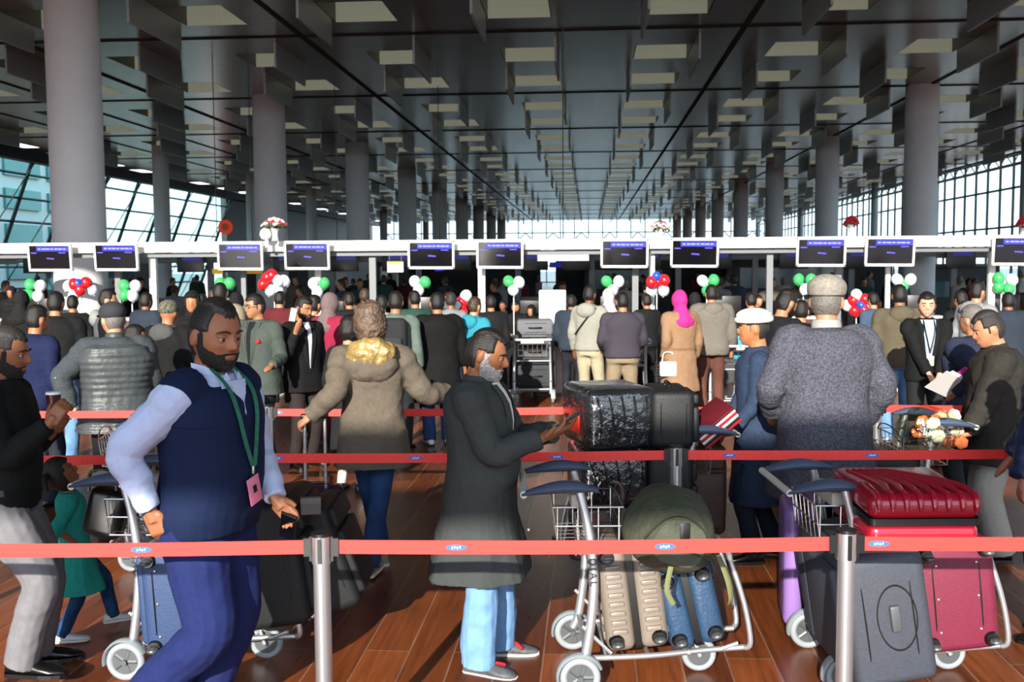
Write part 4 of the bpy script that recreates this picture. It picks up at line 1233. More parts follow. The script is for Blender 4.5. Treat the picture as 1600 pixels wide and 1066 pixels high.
p.brows(HAIRB); p.hair(HAIRB, 'receding', .015, .060); p.beard(BEARDB, .008)
p.garment('shirt', M_SHIRT, .98, .014, sleeve=.074, cuff=.044, disp=.016, dsc=.09)
p.garment('vest', M_NAVY, .86, .030, sleeves=False, top=1.455, disp=.010, belly=.05)
m = MB()
for k in (1, -1):
    m.tube([p.sh[k] + Vector((-k * .085, 0, .012)), p.sh[k] + Vector((-k * .03, 0, .0)), p.sh[k] + Vector((k * .012, 0, -.03))], [.090, .094, .092], 18)
p.torso(m, .034, 1.30, 1.46); o = m.build('vest_shoulder', M_NAVY, p.root, auto=False); remesh(o, .008, 3)
m = MB()
for k in (1, -1):   # pointed collar leaves
    rg = []
    for q, (x, y, z, w) in enumerate(((k * .062, -.05, 1.525, .022), (k * .070, .02, 1.52, .028), (k * .055, .065, 1.500, .036), (k * .040, .092, 1.475, .050))):
        rg.append([p.warp(v) for v in ((x, y, z), (x + k * .008, y + .012, z - w), (x + k * .014, y + .016, z - w), (x + k * .006, y + .006, z + .004))])
    m.loft(rg)
    m.add([p.warp(v) for v in ((k * .036, .098, 1.50), (k * .085, .112, 1.435), (k * .012, .128, 1.425), (k * .036, .104, 1.50), (k * .085, .118, 1.435), (k * .012, .134, 1.425))], [(0, 1, 2), (5, 4, 3), (0, 3, 4, 1), (1, 4, 5, 2), (2, 5, 3, 0)])
m.build('collar', M_SHIRT, p.root)
m = MB(); m.add([p.warp(v) for v in ((-.050, .10, 1.47), (.050, .10, 1.47), (0, .150, 1.34), (-.050, .128, 1.472), (.050, .128, 1.472), (0, .176, 1.34), (0, .158, 1.41))], [(0, 1, 2), (3, 6, 5), (6, 4, 5), (3, 4, 6), (0, 3, 4, 1), (1, 4, 5, 2), (2, 5, 3, 0)]); m.build('neck_opening', M_SHIRT, p.root)
p.trousers(M_BLUETR, (.125, .112, .092, .086, .085), disp=.024); p.shoes(BLKSHOE)
PM = p.root.matrix_basis
t = thing('lanyard', 'green lanyard with a pink pass card round the neck of the man in the vest', 'lanyard', M=PM.copy())
for k in (1, -1):
    pts = [p.warp(v) for v in ((k * .066, .05, 1.515), (k * .068, .135, 1.45), (k * .060, .178, 1.36), (k * .035, .200, 1.24), (k * .006, .218, 1.14))]
    m = MB(); P2, _ = catmull(pts, [1] * 5, 6); rg = [[q + Vector(v) for v in ((-.011, 0, 0), (.011, 0, 0), (.011, .003, 0), (-.011, .003, 0))] for q in P2]; m.loft(rg)
    m.build('strap', mat('lanyard_green', '#1f6b54', .5, noise=(60, .35)), t, False)
q = p.warp((0, .215, 1.13)); m = MB(); m.rbox(q + Vector((0, .002, -.01)), (.012, .008, .04), .002, 2); m.build('clip', M_CHROME, t)
m = MB(); m.rbox(q + Vector((.0, .006, -.085)), (.075, .004, .11), .0015, 2, rot=(0, R(14), 0)); c_ = m.build('pass_card', mat('pink_card', '#e07f9c', .35), t)
m = MB(); m.box(q + Vector((.0, .009, -.08)), (.022, .001, .030), (0, R(14), 0)); m.build('card_photo', M_BLACKPL, c_, False)
m = MB(); m.box(q + Vector((0, .004, -.03)), (.05, .004, .02), (0, R(14), 0)); m.build('card_holder', M_BLACKPL, c_, False)
w0 = wm(p, -1); phone(Matrix.Translation(w0 + Vector((.0, -.02, -.03))) @ Euler((R(60), R(200), R(-10))).to_matrix().to_4x4(), 'small dark phone in the hand of the man in the vest')

# middle man with a white beard, looking at his phone
M_COAT = cloth('#3c403f', b=.3, n=.1, sc=160)
p = Person(762, 517, 5.05, -102, 'man with a white beard in a long charcoal coat, looking down at his phone', lod=0, skin='#94603f', lean=0, hp_=15, hs=1.06, bulk=1.12, hy=2,
           rw=('px', 848, 684, 4.85), rpole=('w', -.3, -.15, -1), lw=('px', 868, 676, 5.05), lpole=('w', 0, .4, -1), ra=('px', 748, 1032, 4.97), la=('px', 782, 1012, 5.22), off=(-.05, 0))
p.body(hands={1: (('w', .9, .2, .45), ('w', -.3, .15, .9), .42, .1, .7), -1: (('w', .9, -.1, .45), ('w', -.3, .1, .9), .5, .1, .7)})
p.brows(HAIRDG, 1.2); p.hair(HAIRB, 'receding', .013, .055); p.beard(BEARDW, .014)
p.garment('coat', M_COAT, .50, .036, hem=(.235, .215), sleeve=.082, cuff=.056, disp=.016, collar=.055, dsc=.11, belly=.05)
p.lapels(M_COAT, mat('white_shirt', '#dcd8d0', .6), .05, 1.10, .044)
m = MB(); m.ell(p.loc(('px', 826, 828, 4.82)), (.009, .009, .009), 10, 8); m.build('button', M_CHROME, p.root)
m = MB(); rg = []
for q in range(7):
    z = .96 + .1 * q / 6
    rg.append([(.252 + .004 * math.sin(q), .02 + v, z + w_) for v, w_ in ((-.012, 0), (.012, 0), (.012, .002), (-.012, .002))])
p.trousers(cloth('#6f97c4', 'denim_light', .16, 12, .5), (.100, .088, .078, .088, .082), disp=.022); p.shoes(mat('shoe_greyred', '#54565c', .6, noise=(20, .5)), SOLEW, 1.05)
for k in (1, -1):
    an = p.an[k]; m = MB(); m.tube([(an.x + k * .03, an.y + .05, an.z - .02), (an.x + .0, an.y + .09, an.z - .012), (an.x - k * .03, an.y + .13, an.z - .030)], .010, 6, 4); m.build('shoelace', mat('lace_red', '#a8202c', .6), p.root)
w0 = wm(p, 1); phone(Matrix.Translation(P(884, 657, 4.92)) @ Euler((0, R(-28), 0)).to_matrix().to_4x4() @ Matrix.Rotation(R(90), 4, 'Z'), 'slim black phone held by the white-bearded man')

# left man in black shirt
p = Person(22, 514, 4.95, -84, 'man in a black shirt and pale grey trousers at the left edge, holding a drink', lod=0, skin='#8d5a3e', hp_=10, hs=1.06, bulk=1.1, lean=1,
           rw=('px', 78, 662, 4.78), rpole=('w', -.15, -.1, -1), lw=('px', 84, 672, 5.05), lpole=('w', 0, .4, -1), ra=('px', 36, 1030, 4.85), la=('px', 60, 1010, 5.1), off=(-.09, 0))
p.body(hands={1: (('w', .55, .2, .8), ('w', .2, 1, .1), .7, .08, .6), -1: (('w', .6, -.1, .8), ('w', 0, -1, 0), .6, .08, .6)})
p.brows(HAIRB); p.hair(HAIRDG, 'short', .009, .062); p.beard(BEARDB, .006)
p.garment('shirt', cloth('#0c1110', b=.35), .86, .022, sleeve=.076, cuff=.046, disp=.016, collar=.04, belly=.04)
p.trousers(cloth('#737276', 'grey_trousers', .08, 30, .4), (.115, .105, .088, .082, .080), disp=.026); p.shoes(BLKSHOE, None, 1.1)
m = MB(); p.torso(m, .030, .955, .985); m.build('belt', M_BLACKPL, p.root)
w0 = P(84, 632, 4.95); t = thing('drink_cup', 'dark red paper cup in the hands of the man at the left edge', 'cup', w0 + Vector((0, 0, -.05))); m = MB(); m.tube([(0, 0, 0), (0, 0, .1)], [.026, .035], 20); m.build('cup_body', mat('cup_red', '#4a1a1e', .4, noise=(30, .4)), t)
m = MB(); m.tube([(0, 0, .1), (0, 0, .112)], [.037, .034], 20); m.build('lid', M_WHITE, t)

# toddler in teal looking up
p = Person(112, 728, 5.5, -66, 'small girl in a teal dress, jeans and white shoes, face turned up', lod=0, skin='#8a573c', hp_=-32, hs=1.42, bulk=1.05, lean=-3,
           rw=(.20, .02, 1.00), lw=(-.24, .16, 1.10), ra=(.14, -.14, .10), la=(-.10, .34, .16))
p.body(); p.brows(HAIRB); p.hair(HAIRB, 'long', .022, .055)
for k in (1, -1):
    m = MB(); m.tube([p.HM @ Vector(v) for v in ((k * .06, -.06, .06), (k * .10, -.10, .05), (k * .11, -.12, -.03))], [.022, .036, .012], 10, 5); m.build('pigtail', HAIRB, p.root)
p.garment('dress', cloth('#24968a', b=.4, n=.1), .50, .024, hem=(.29, .26), sleeve=.075, sstop=.25, disp=.022)
p.trousers(cloth('#1d3a60', 'denim_dark', .4, 10, .5), (.092, .086, .074, .066, .062), disp=.018); p.shoes(WHTSHOE, SOLEW, 1.25)

# woman in brown hooded coat, from behind
M_BRN = cloth('#5f564b', b=.45, n=.12, sc=50)
p = Person(580, 482, 6.75, 4, 'woman seen from behind in a brown coat with a gold-lined hood, arms spread', lod=1, skin='#b98263', hp_=6, hs=1.05, bulk=1.06, hy=22,
           lw=('px', 484, 652, 6.6), lpole=('w', -.3, -.5, -.8), rw=('px', 702, 615, 7.0), rpole=('w', .3, -.3, -1), la=(.04, .10, .085), ra=(-.02, -.20, .10))
p.body(hands={-1: (('w', -.8, 0, -.6), ('w', 0, .3, -.9), .9, .06, .5)}); p.hair(mat('hair_curly', '#5d4a3c', .55, noise=(14, .55), bump=(26, 1)), 'long', .038, .05)
p.garment('coat', M_BRN, .70, .040, hem=(.225, .17), sleeve=.092, cuff=.062, disp=.030, dsc=.14)
m = MB(); m.ell((0, 0, 0), (.175, .095, .12), 24, 16, M=Matrix.Translation(p.warp((0, -.130, 1.385)))); m.ell((0, 0, 0), (.15, .11, .055), 24, 12, M=Matrix.Translation(p.warp((0, -.04, 1.46))))
o = m.build('hood', M_BRN, p.root, auto=False); remesh(o, .010, 3, .03, .10)
m = MB(); m.ell((0, 0, 0), (.160, .095, .105), 28, 20, M=Matrix.Translation(p.warp((0.01, -.140, 1.455))) @ Matrix.Rotation(R(18), 4, 'X')); o = m.build('hood_lining', mat('gold_satin', '#a58c58', .3, metal=.25, noise=(10, .3), bump=(12, 1)), p.root, auto=False); remesh(o, .008, 1, .05, .06)
p.trousers(cloth('#24406a', 'denim_mid', .2, 14, .4), (.092, .080, .068, .064, .062)); p.shoes(mat('shoe_beige', '#8f8372', .7), SOLEW, 1.1)

# tall man in grey tweed, flat cap, from behind
M_TWEED = mat('tweed', '#4d4e58', .9, noise=(95, .5), bump=(60, .5), spec=.15)
p = Person(1292, 440, 6.2, 2, 'tall man seen from behind in a long grey tweed overcoat and flat cap', lod=1, skin='#b27c5e', hs=1.08, bulk=1.26, hy=-25, lean=1,
           lw=(-.25, .16, 1.0), lpole=(-.7, -1, -.2), rw=(.27, .12, .96), rpole=(.7, -1, -.3))
p.body(); p.hair(HAIRG, 'short', .008)
p.garment('overcoat', M_TWEED, .55, .040, hem=(.225, .19), sleeve=.082, cuff=.066, disp=.020, collar=.05, dsc=.15)
p.trousers(DKTR); p.shoes(BLKSHOE)
m = MB(); m.tube([p.warp((0, -.012, 1.488)), p.warp((0, -.01, 1.515)), p.warp((0, -.01, 1.535))], [.082, .080, .072], 24); m.build('scarf', cloth('#9a9a96'), p.root)
m = MB(); m.ell((0, 0, 0), (.100, .118, .072), 32, 20, M=p.HM @ Matrix.Translation((0, -.004, .068)) @ Matrix.Rotation(R(-6), 4, 'X')); m.tube([(0, 0, 0), (0, 0, .03)], [.094, .100], 32, M=p.HM @ Matrix.Translation((0, -.006, .030)) @ Matrix.Diagonal((1, 1.13, 1, 1)))
m.ell((0, 0, 0), (.070, .060, .012), 24, 8, M=p.HM @ Matrix.Translation((0, .095, .045)) @ Matrix.Rotation(R(-14), 4, 'X')); o = m.build('flat_cap', cloth('#8a857c', n=.2), p.root, auto=False); remesh(o, .006, 2)

# man with white rolled cap facing left
p = Person(1183, 488, 6.9, 84, 'man in a white rolled wool cap facing left, pushing the piled trolley', lod=1, skin='#b5764f', hs=1.06, bulk=1.0, hp_=2, hy=-10,
           lw=('px', 1142, 676, 6.72), lpole=('w', .4, 0, -1), rw=('px', 1130, 680, 7.1), rpole=('w', .4, 0, -1), la=(-.10, .02, .085), ra=(.10, -.16, .09))
p.body(hands={-1: (('w', -1, .1, -.15), ('w', 0, 0, -1), .6, .08, .6)}); p.brows(HAIRDG); p.hair(HAIRDG, 'short', .007)
m = MB(); m.ell((0, 0, 0), (.092, .112, .05), 32, 16, M=p.HM @ Matrix.Translation((0, 0, .085))); m.ring((0, 0, 0), .089, (.022, .022), 'Z', 40, 12, M=p.HM @ Matrix.Translation((0, -.002, .058)) @ Matrix.Diagonal((1, 1.14, 1, 1))); m.ring((0, 0, 0), .084, (.017, .014), 'Z', 40, 12, M=p.HM @ Matrix.Translation((0, -.002, .088)) @ Matrix.Diagonal((1, 1.14, 1, 1)))
m.build('rolled_cap', cloth('#e3ded2', n=.06), p.root, auto=False)
p.garment('long_shirt', cloth('#2c3a52', n=.2), .42, .024, hem=(.22, .17), sleeve=.068, cuff=.052, disp=.020, collar=.04)
p.trousers(cloth('#1d2836')); p.shoes(BLKSHOE)
t = thing('magazine_stack', 'tilted stack of maroon folders with striped red and white edges on the trolley', 'folders', P(1112, 662, 6.5), 0); t.rotation_euler = (R(12), R(-38), R(10))
m = MB(); m.rbox((0, 0, .055), (.30, .24, .02), .006, 2); m.build('top_cover', mat('maroon_cover', '#5a1420', .5), t)
for k, c in enumerate(('#e8e6e2', '#b01c28', '#e8e6e2', '#20242a', '#b01c28')):
    m = MB(); m.rbox((.0, 0, .035 - k * .02), (.295, .235, .018), .005, 2); m.build('folder', mat('folder' + c, c, .5), t)

# right edge, navy puffer
p = Person(1668, 520, 5.35, 55, 'person in a navy padded jacket and slate trousers cut off by the right edge', lod=1, skin='#b77f66', bulk=1.25, hs=1.05, hp_=8, H_=1.72,
           lw=('px', 1598, 758, 5.1), lpole=('w', -1, 0, -.6), rw=(.2, .28, .95))
p.body(hands={-1: (('w', .0, .3, -1), ('w', 1, 0, 0), .5, .1, .5)}); p.hair(HAIRB, 'short')
p.garment('padded_jacket', mat('navy_puffer', '#142445', .5, noise=(10, .2), bump=(10, 1), spec=.4), .86, .05, sleeve=.10, cuff=.07, ridge=.05, disp=.035, dsc=.09)
p.trousers(cloth('#39475a'), disp=.02); p.shoes(BLKSHOE)
# man in dark brown-black jacket facing left at the right
p = Person(1567, 487, 6.9, 74, 'grey-haired man in a dark loose jacket and pale trousers, head bowed to the left', lod=1, skin='#b9805f', bulk=1.22, hs=1.06, hp_=18, hy=8,
           lw=('px', 1506, 690, 6.75), lpole=('w', .2, 0, -1), rw=('px', 1500, 690, 7.1), rpole=('w', .2, 0, -1), lean=4)
p.body(hands={-1: (('w', -1, 0, -.2), ('w', 0, 0, -1), .6, .1, .5)}); p.brows(HAIRG); p.hair(HAIRDG, 'receding', .016, .05)
p.garment('jacket', cloth('#2c2a26', n=.15), .70, .038, hem=(.23, .20), sleeve=.090, cuff=.06, disp=.028, collar=.05, belly=.05); p.trousers(cloth('#a3a39c', 'pale_trousers', .06), (.11, .10, .09, .085, .085)); p.shoes(BLKSHOE)

# man in quilted gilet with grey cap, left
p = Person(166, 478, 7.9, 22, 'man in a quilted grey gilet and dark cap, back turned, before the left desks', lod=1, skin='#b98866', bulk=1.25, hs=1.08, hp_=5, hy=20, off=(.06, 0),
           lw=('px', 112, 640, 7.7), lpole=('w', -.4, -.4, -1), rw=(.25, .22, .98))
p.body(hands={-1: (('w', -.9, .2, .2), ('w', 0, 0, -1), .4, .1, .5)}); p.hair(HAIRG, 'short', .006)
p.garment('sweater', cloth('#3d4348', n=.2), .9, .028, sleeve=.084, cuff=.054, collar=.04); m = MB(); k = -1
m.tube([p.sh[k].lerp(p.el[k], .05) + Vector((-.07, -.055, 0)), p.el[k] + Vector((-.045, -.055, 0))], [.014, .014], 8, flat=.5); m.build('sleeve_stripe', cloth('#8f9a9c'), p.root)
p.garment('gilet', mat('quilted_grey', '#3f4446', .45, noise=(12, .15), bump=(8, .8), spec=.4), .78, .055, hem=(.21, .17), sleeves=False, ridge=.055, disp=.010, collar=.07, top=1.46)
m = MB(); m.ell((0, 0, 0), (.094, .112, .080), 32, 18, M=p.HM @ Matrix.Translation((0, -.004, .055))); m.ell((0, 0, 0), (.075, .07, .01), 20, 8, M=p.HM @ Matrix.Translation((0, .12, .04)) @ Matrix.Rotation(R(-10), 4, 'X')); o = m.build('peaked_cap', cloth('#33353a'), p.root, auto=False); remesh(o, .008, 1)
p.trousers(DKTR); p.shoes(BLKSHOE)

# ---------------------------------------------------------------- people in the middle distance


def quick(px, top, d, rz, label, tc_, bc, hair='b', lod=2, kind='jacket', skin='#a9714f', hand=None, group=None, cover=None, sole=None, hoodc=None, beard=None, **kw):
    p = Person(px, top, d, rz, label, lod=lod, skin=skin, group=group, **kw)
    p.body()
    mt = tc_ if not isinstance(tc_, str) else cloth(tc_)
    hm = {'b': HAIRB, 'g': HAIRG, 'n': HAIRBR, 's': HAIRDG}.get(hair)
    if hair == 'hijab':
        cm = cloth(cover, b=.5)
        def fn(h, v):
            X, Y, Z = h[:, 0], h[:, 1], h[:, 2]
            face = sstep(.06, .05, np.abs(X)) * sstep(.03, .045, Y) * sstep(.062, .05, Z)
            return 1 - face
        m = MB(); vs, fs = sph(32, 24); h = headfn(vs); k = fn(h, vs)
        m.add([p.HM @ Vector(a * .9 * (1 - q) + (a + v * .02) * q) for a, v, q in zip(h, vs, k)], fs)
        m.tube([p.HM @ Vector((0, -.02, -.03)), p.HM @ Vector((0, -.03, -.10)), p.warp((0, -.02, 1.46)), p.warp((0, -.01, 1.40)), p.warp((0, 0, 1.33))], [.075, .082, .12, .185, .17], 20)
        o = m.build('headscarf', cm, p.root, auto=False); remesh(o, .011, 2, .012, .08)
    elif hm: p.hair(hm, 'short', .014 if lod > 1 else .016)
    if beard: p.beard(HAIRB if beard == 'b' else BEARDW, .010)
    if kind == 'jacket': p.garment('jacket', mt, .86, .032, sleeve=.078, cuff=.052, collar=.04, disp=.02)
    elif kind == 'blazer': p.garment('blazer', mt, .78, .032, hem=(.205, .155), sleeve=.074, cuff=.05, disp=.012)
    elif kind == 'puffer': p.garment('padded_jacket', mt, .84, .048, sleeve=.095, cuff=.06, ridge=.04, collar=.05, disp=.02)
    elif kind == 'coat': p.garment('coat', mt, .50, .036, hem=(.225, .18), sleeve=.080, cuff=.055, collar=.045, disp=.02)
    elif kind == 'robe': p.garment('robe', mt, .14, .034, hem=(.25, .21), sleeve=.080, cuff=.06, disp=.03)
    elif kind == 'sweater': p.garment('sweater', mt, .90, .026, sleeve=.072, cuff=.046, disp=.016)
    if hoodc:
        m = MB(); m.ell((0, 0, 0), (.135, .075, .10), 20, 14, M=Matrix.Translation(p.warp((0, -.115, 1.43)))); m.ell((0, 0, 0), (.12, .10, .04), 20, 10, M=Matrix.Translation(p.warp((0, -.03, 1.475))))
        o = m.build('hood', mt if hoodc is True else cloth(hoodc), p.root, auto=False); remesh(o, .012, 2, .02, .08)
    if bc: p.trousers(bc if not isinstance(bc, str) else cloth(bc), disp=.018)
    if lod < 3: p.shoes(BLKSHOE if sole is None else sole, None)
    return p


JE = cloth('#5f87b0', 'jeans_light', .25, 10, .5); JD = cloth('#27406b', 'jeans_dark', .25, 10, .5)
quick(86, 457, 10.6, 2, 'man seen from behind in a black jacket and faded blue jeans', '#141517', JE, bulk=1.25, lod=2, skin='#b07a58')
quick(18, 478, 8.6, -30, 'person in a dark blue jacket half hidden behind the man in black shirt', '#151d40', '#23262f', lod=2, off=(.2, 0))
p = quick(262, 470, 9.8, -15, 'person in a black hooded parka and patterned cap, back turned', '#121314', '#131315', 'x', kind='coat', hoodc='#4a4b4b', bulk=1.2)
m = MB(); m.ell((0, 0, 0), (.092, .11, .085), 28, 18, M=p.HM @ Matrix.Translation((0, -.006, .045))); m.build('patterned_cap', mat('patterned_knit', '#5b5a4c', .8, noise=(45, .9)), p.root, auto=False)
p = quick(208, 514, 8.9, -60, 'child in a grey hooded top behind the quilted gilet', '#6e7074', '#24262c', kind='sweater', hoodc=True, hs=1.15)
quick(166, 453, 11.6, -70, 'dark-haired person in a grey hoodie turned right, behind the capped man', '#54575a', '#1c1d20', hoodc='#8a8d8e', skin='#b98a68')
quick(300, 456, 11.2, 190, 'person in black with a dark headscarf facing the queue', '#131315', '#131315', 'hijab', cover='#141416', kind='coat')
quick(343, 443, 12.2, 5, 'person in a beige fleece jacket seen from behind under the green balloons', '#8f8672', '#26282c', kind='puffer', skin='#b98a68')
p = quick(402, 460, 10.0, 158, 'man in glasses and a grey-green blazer with a red pocket square', '#444c47', '#17181a', lod=1, kind='blazer', skin='#a67352', hy=-28, hp_=4,
          rw=('px', 372, 600, 9.9), lw=('px', 424, 572, 9.65), lpole=('w', .3, .2, -1), bulk=1.1)
p.glasses(); p.brows(HAIRB); p.lapels(mat('blazer_lapel', '#3a423d', .8), cloth('#16181b'), .05, 1.05, .034)
m = MB(); m.box(p.warp((-.115, .166, 1.30)), (.04, .02, .03), (0, .3, 0)); m.build('pocket_square', mat('silk_red', '#c41f2a', .5), p.root)
p = quick(470, 463, 10.3, -135, 'man in a black suit holding a phone to his ear', '#121214', '#2c2524', lod=1, kind='blazer', skin='#9d6a4b', hp_=12, hy=10, beard='b',
          rw=('px', 462, 520, 10.0), rpole=('w', -.3, 0, -1), lw=None)
p.lapels(cloth('#121214'), cloth('#c9ccd6'), .05, 1.02, .034); p.brows(HAIRB)
phone(Matrix.Translation(P(458, 492, 10.02)) @ Euler((R(80), R(10), 0)).to_matrix().to_4x4(), 'pale phone held to the ear of the man in the black suit').scale = (.9,) * 3
p = quick(490, 462, 12.0, -25, 'person in a black track jacket with white shoulder stripes', '#17181a', '#1c1c20', skin='#b58260')
for k in (1, -1):
    m = MB(); m.tube([p.warp((k * .08, -.07, 1.50)), p.sh[k] + Vector((0, -.05, .06)), p.sh[k].lerp(p.el[k], .5) + Vector((k * .06, -.05, 0))], .010, 6, 4); m.build('stripe', mat('stripe_white', '#d9dadb', .7), p.root)
quick(514, 459, 11.4, -35, 'woman with a mauve headscarf and crimson tunic', '#8b1f3c', '#6c1a30', 'hijab', cover='#6d5d5f', kind='coat')
p = Person(545, 500, 9.1, -15, 'girl in a black tunic with bare shins and white socks', lod=2, skin='#c48a6a', hs=1.1); p.body(); p.hair(HAIRB, 'long', .025)
p.garment('tunic', cloth('#1b1e1e'), .42, .03, hem=(.19, .16), sleeve=.066, disp=.015); p.shoes(BLKSHOE)
for k in (1, -1):
    m = MB(); m.tube([p.an[k], p.an[k].lerp(p.kn[k], .28)], [.047, .047], 12); m.build('sock', M_WHITE, p.root)
p = quick(618, 456, 11.2, -5, 'person wearing a charcoal backpack over a sage jacket', '#5d6a63', '#202226', skin='#9d6a4b')
m = MB(); m.rbox(p.warp((0, -.21, 1.24)), (.33, .17, .46), .07, 4); m.build('backpack', cloth('#26292b'), p.root); m = MB(); m.rbox(p.warp((0, -.31, 1.15)), (.25, .06, .24), .03, 3); m.build('backpack_pocket', cloth('#2d3133'), p.root)
quick(683, 458, 11.5, 12, 'man in a long black overcoat and blue jeans seen from behind', '#0c0d0e', JD, kind='coat', bulk=1.25, sole=WHTSHOE, skin='#a06a48')
quick(596, 462, 13.0, 20, 'person in a silver-grey hooded jacket behind the curly-haired woman', '#8b9097', '#2b2d33', kind='puffer', hoodc=True)
p = quick(741, 465, 12.5, -38, 'person in a turquoise hooded top with a royal-blue panel', '#2b8498', '#5d3a30', 'n', kind='sweater', hoodc=True, skin='#c08a66')
m = MB(); m.tube([p.sh[-1] + Vector((-.03, -.03, .03)), p.sh[-1].lerp(p.el[-1], .5) + Vector((-.02, -.04, 0)), p.warp((-.2, -.08, .95))], [.07, .085, .08], 14, 5, flat=.7); m.build('blue_panel', cloth('#1f36d8'), p.root)
quick(806, 468, 16.5, 178, 'bearded man in black leaning on the distant grey luggage', '#101113', '#151517', beard='b', lean=16, hp_=10, lw=(-.1, .35, 1.1), rw=(.1, .35, 1.1))
quick(838, 474, 16.9, 150, 'person in black bending behind the distant grey luggage', '#0e0f10', '#151517', 'hijab', cover='#0e0f10', lean=20)
p = quick(921, 447, 13.4, -28, 'person in a pale grey hoodie with a black sling strap and cream trousers', '#8f8f85', '#a9a288', kind='sweater', hoodc=True, skin='#7a4b33')
m = MB(); m.tube([p.warp((.13, -.09, 1.46)), p.warp((.0, -.155, 1.30)), p.warp((-.15, -.13, 1.12))], .018, 8, 5, flat=.5); m.build('sling_strap', M_BLACKPL, p.root)
quick(951, 452, 15.2, 10, 'person in navy with a pale pink headscarf further along the queue', '#1a2030', '#1a1c24', 'hijab', cover='#cdb7bb', kind='coat')
quick(973, 458, 12.8, 3, 'man in a plum-grey sweater and khaki trousers seen from behind', '#3c3842', '#8a7d66', kind='sweater', bulk=1.3, skin='#a9714f', lw=(-.24, .2, 1.0), rw=(.24, .2, 1.0), la=(-.15, 0, .085), ra=(.15, 0, .085))
p = quick(1063, 455, 12.4, 20, 'woman in a bright pink headscarf and long camel coat with belt', '#8d6f55', '#1b7f74', 'hijab', cover='#c92f7f', kind='coat', lw=(-.2, .05, .92))
m = MB(); p.torso(m, .045, 1.02, 1.06); m.build('coat_belt', cloth('#7d6149'), p.root)
t = thing('handbag', 'white handbag hanging from the hand of the woman in the pink headscarf', 'handbag', P(1044, 574, 12.25)); m = MB(); m.rbox((0, 0, -.02), (.20, .08, .18), .02, 3); m.build('bag_body', mat('white_leather', '#e9e6de', .4), t)
m = MB(); m.tube([(-.07, 0, .06), (-.05, 0, .17), (.05, 0, .17), (.07, 0, .06)], .007, 6, 5); m.build('strap', M_DESKW, t)
quick(1112, 446, 13.4, 0, 'person in a grey padded jacket with its hood down and brown trousers', '#6d6861', '#5d3c33', kind='puffer', hoodc=True, bulk=1.1)
p = quick(1222, 453, 9.4, -62, 'dark-haired bearded man in black, head bent, between the white cap and the tweed coat', '#16181d', '#17181a', lod=1, hp_=20, beard='b', skin='#a97655', hs=1.05)
quick(1252, 470, 10.6, -20, 'person in a black top partly hidden behind the tweed coat', '#0f1012', '#17181a', skin='#b5764f')
quick(1406, 446, 11.4, -8, 'man in a taupe hooded jacket and pale jeans seen from behind', '#575041', JE, kind='jacket', hoodc=True, bulk=1.15, skin='#8a5c42', sole=WHTSHOE)
p = quick(1448, 459, 10.2, 172, 'man in a black jacket over a pale blue shirt facing the viewer, hands clasped', '#0f1112', '#1a1d1e', lod=1, skin='#cf9c80', hp_=4, hy=-8, kind='jacket', hs=1.04,
          rw=('px', 1452, 586, 9.95), lw=('px', 1468, 586, 9.95), rpole=(1, -.6, -.3), lpole=(-1, -.6, -.3), beard=None)
p.brows(HAIRB); p.lapels(cloth('#0f1112'), mat('paleblue_shirt', '#a9bdd8', .6), .075, .95, .046);
LM = p.root.matrix_basis.copy()
t = thing('lanyard', 'black lanyard with a pale badge on the man facing the viewer', 'lanyard', M=LM)
for k in (1, -1):
    m = MB(); m.tube([p.warp((k * .05, .10, 1.48)), p.warp((k * .045, .172, 1.38)), p.warp((0, .188, 1.16))], .007, 6, 4); m.build('cord', M_BLACKPL, t)
m = MB(); m.rbox(p.warp((0, .195, 1.08)), (.07, .008, .10), .003, 2); m.build('badge', mat('pale_badge', '#cfd8b8', .4), t)
quick(1527, 441, 12.2, -60, 'dark-haired person in a light grey hooded top near the right edge', '#8a8d92', '#24262c', hoodc=True, skin='#b58260')
quick(1522, 478, 7.9, 30, 'grey-haired man in a slate-blue anorak seen from behind', '#2a2f45', '#23252c', 'g', lod=1, kind='jacket', bulk=1.3, skin='#b07a58', hoodc='#23262e', lw=('px', 1494, 612, 7.75))
t = thing('paper_sheaf', 'white papers with a pink folder held near the right edge', 'papers', P(1482, 602, 7.7)); t.rotation_euler = (R(55), R(25), 0); m = MB(); m.box((0, 0, 0), (.22, .006, .28)); m.box((.02, .01, .01), (.22, .006, .28), (0, .1, 0)); m.build('sheets', M_WHITE, t, False)
m = MB(); m.box((.0, .03, .12), (.05, .01, .22)); m.build('pink_folder', mat('pink_folder', '#d63a9a', .5), t, False)

# desk agents and waiting people by the desks, facing the viewer
AG = [(205, 508, 18.9, 'seated'), (560, 470, 18.8, ''), (655, 463, 18.6, ''), (700, 452, 18.9, ''), (786, 470, 18.9, ''), (1130, 468, 18.9, ''), (1372, 468, 18.8, ''), (1296, 452, 19.5, ''), (1185, 462, 18.4, '')]
AC = ['#23303c', '#2c2c30', '#35403a', '#585c60', '#1d1f24', '#2a2630', '#1f2a38', '#2b2e36', '#121214']
AN = ['low behind the counter at the far left', 'behind the woman in brown', 'under the fifth display', 'left of the white post', 'under the sixth display', 'under the eighth display', 'right of the red balloons', 'left of the red balloons', 'beside the grey post']
for i, (px, tp2, d, _) in enumerate(AG):
    quick(px, tp2, d, 175 + 20 * math.sin(i), 'check-in worker in dark clothes facing the queue, ' + AN[i], AC[i], '#17181a', lod=2, skin=['#a9714f', '#8a5c42', '#b58260'][i % 3], group='workers behind the desks', H_=None)

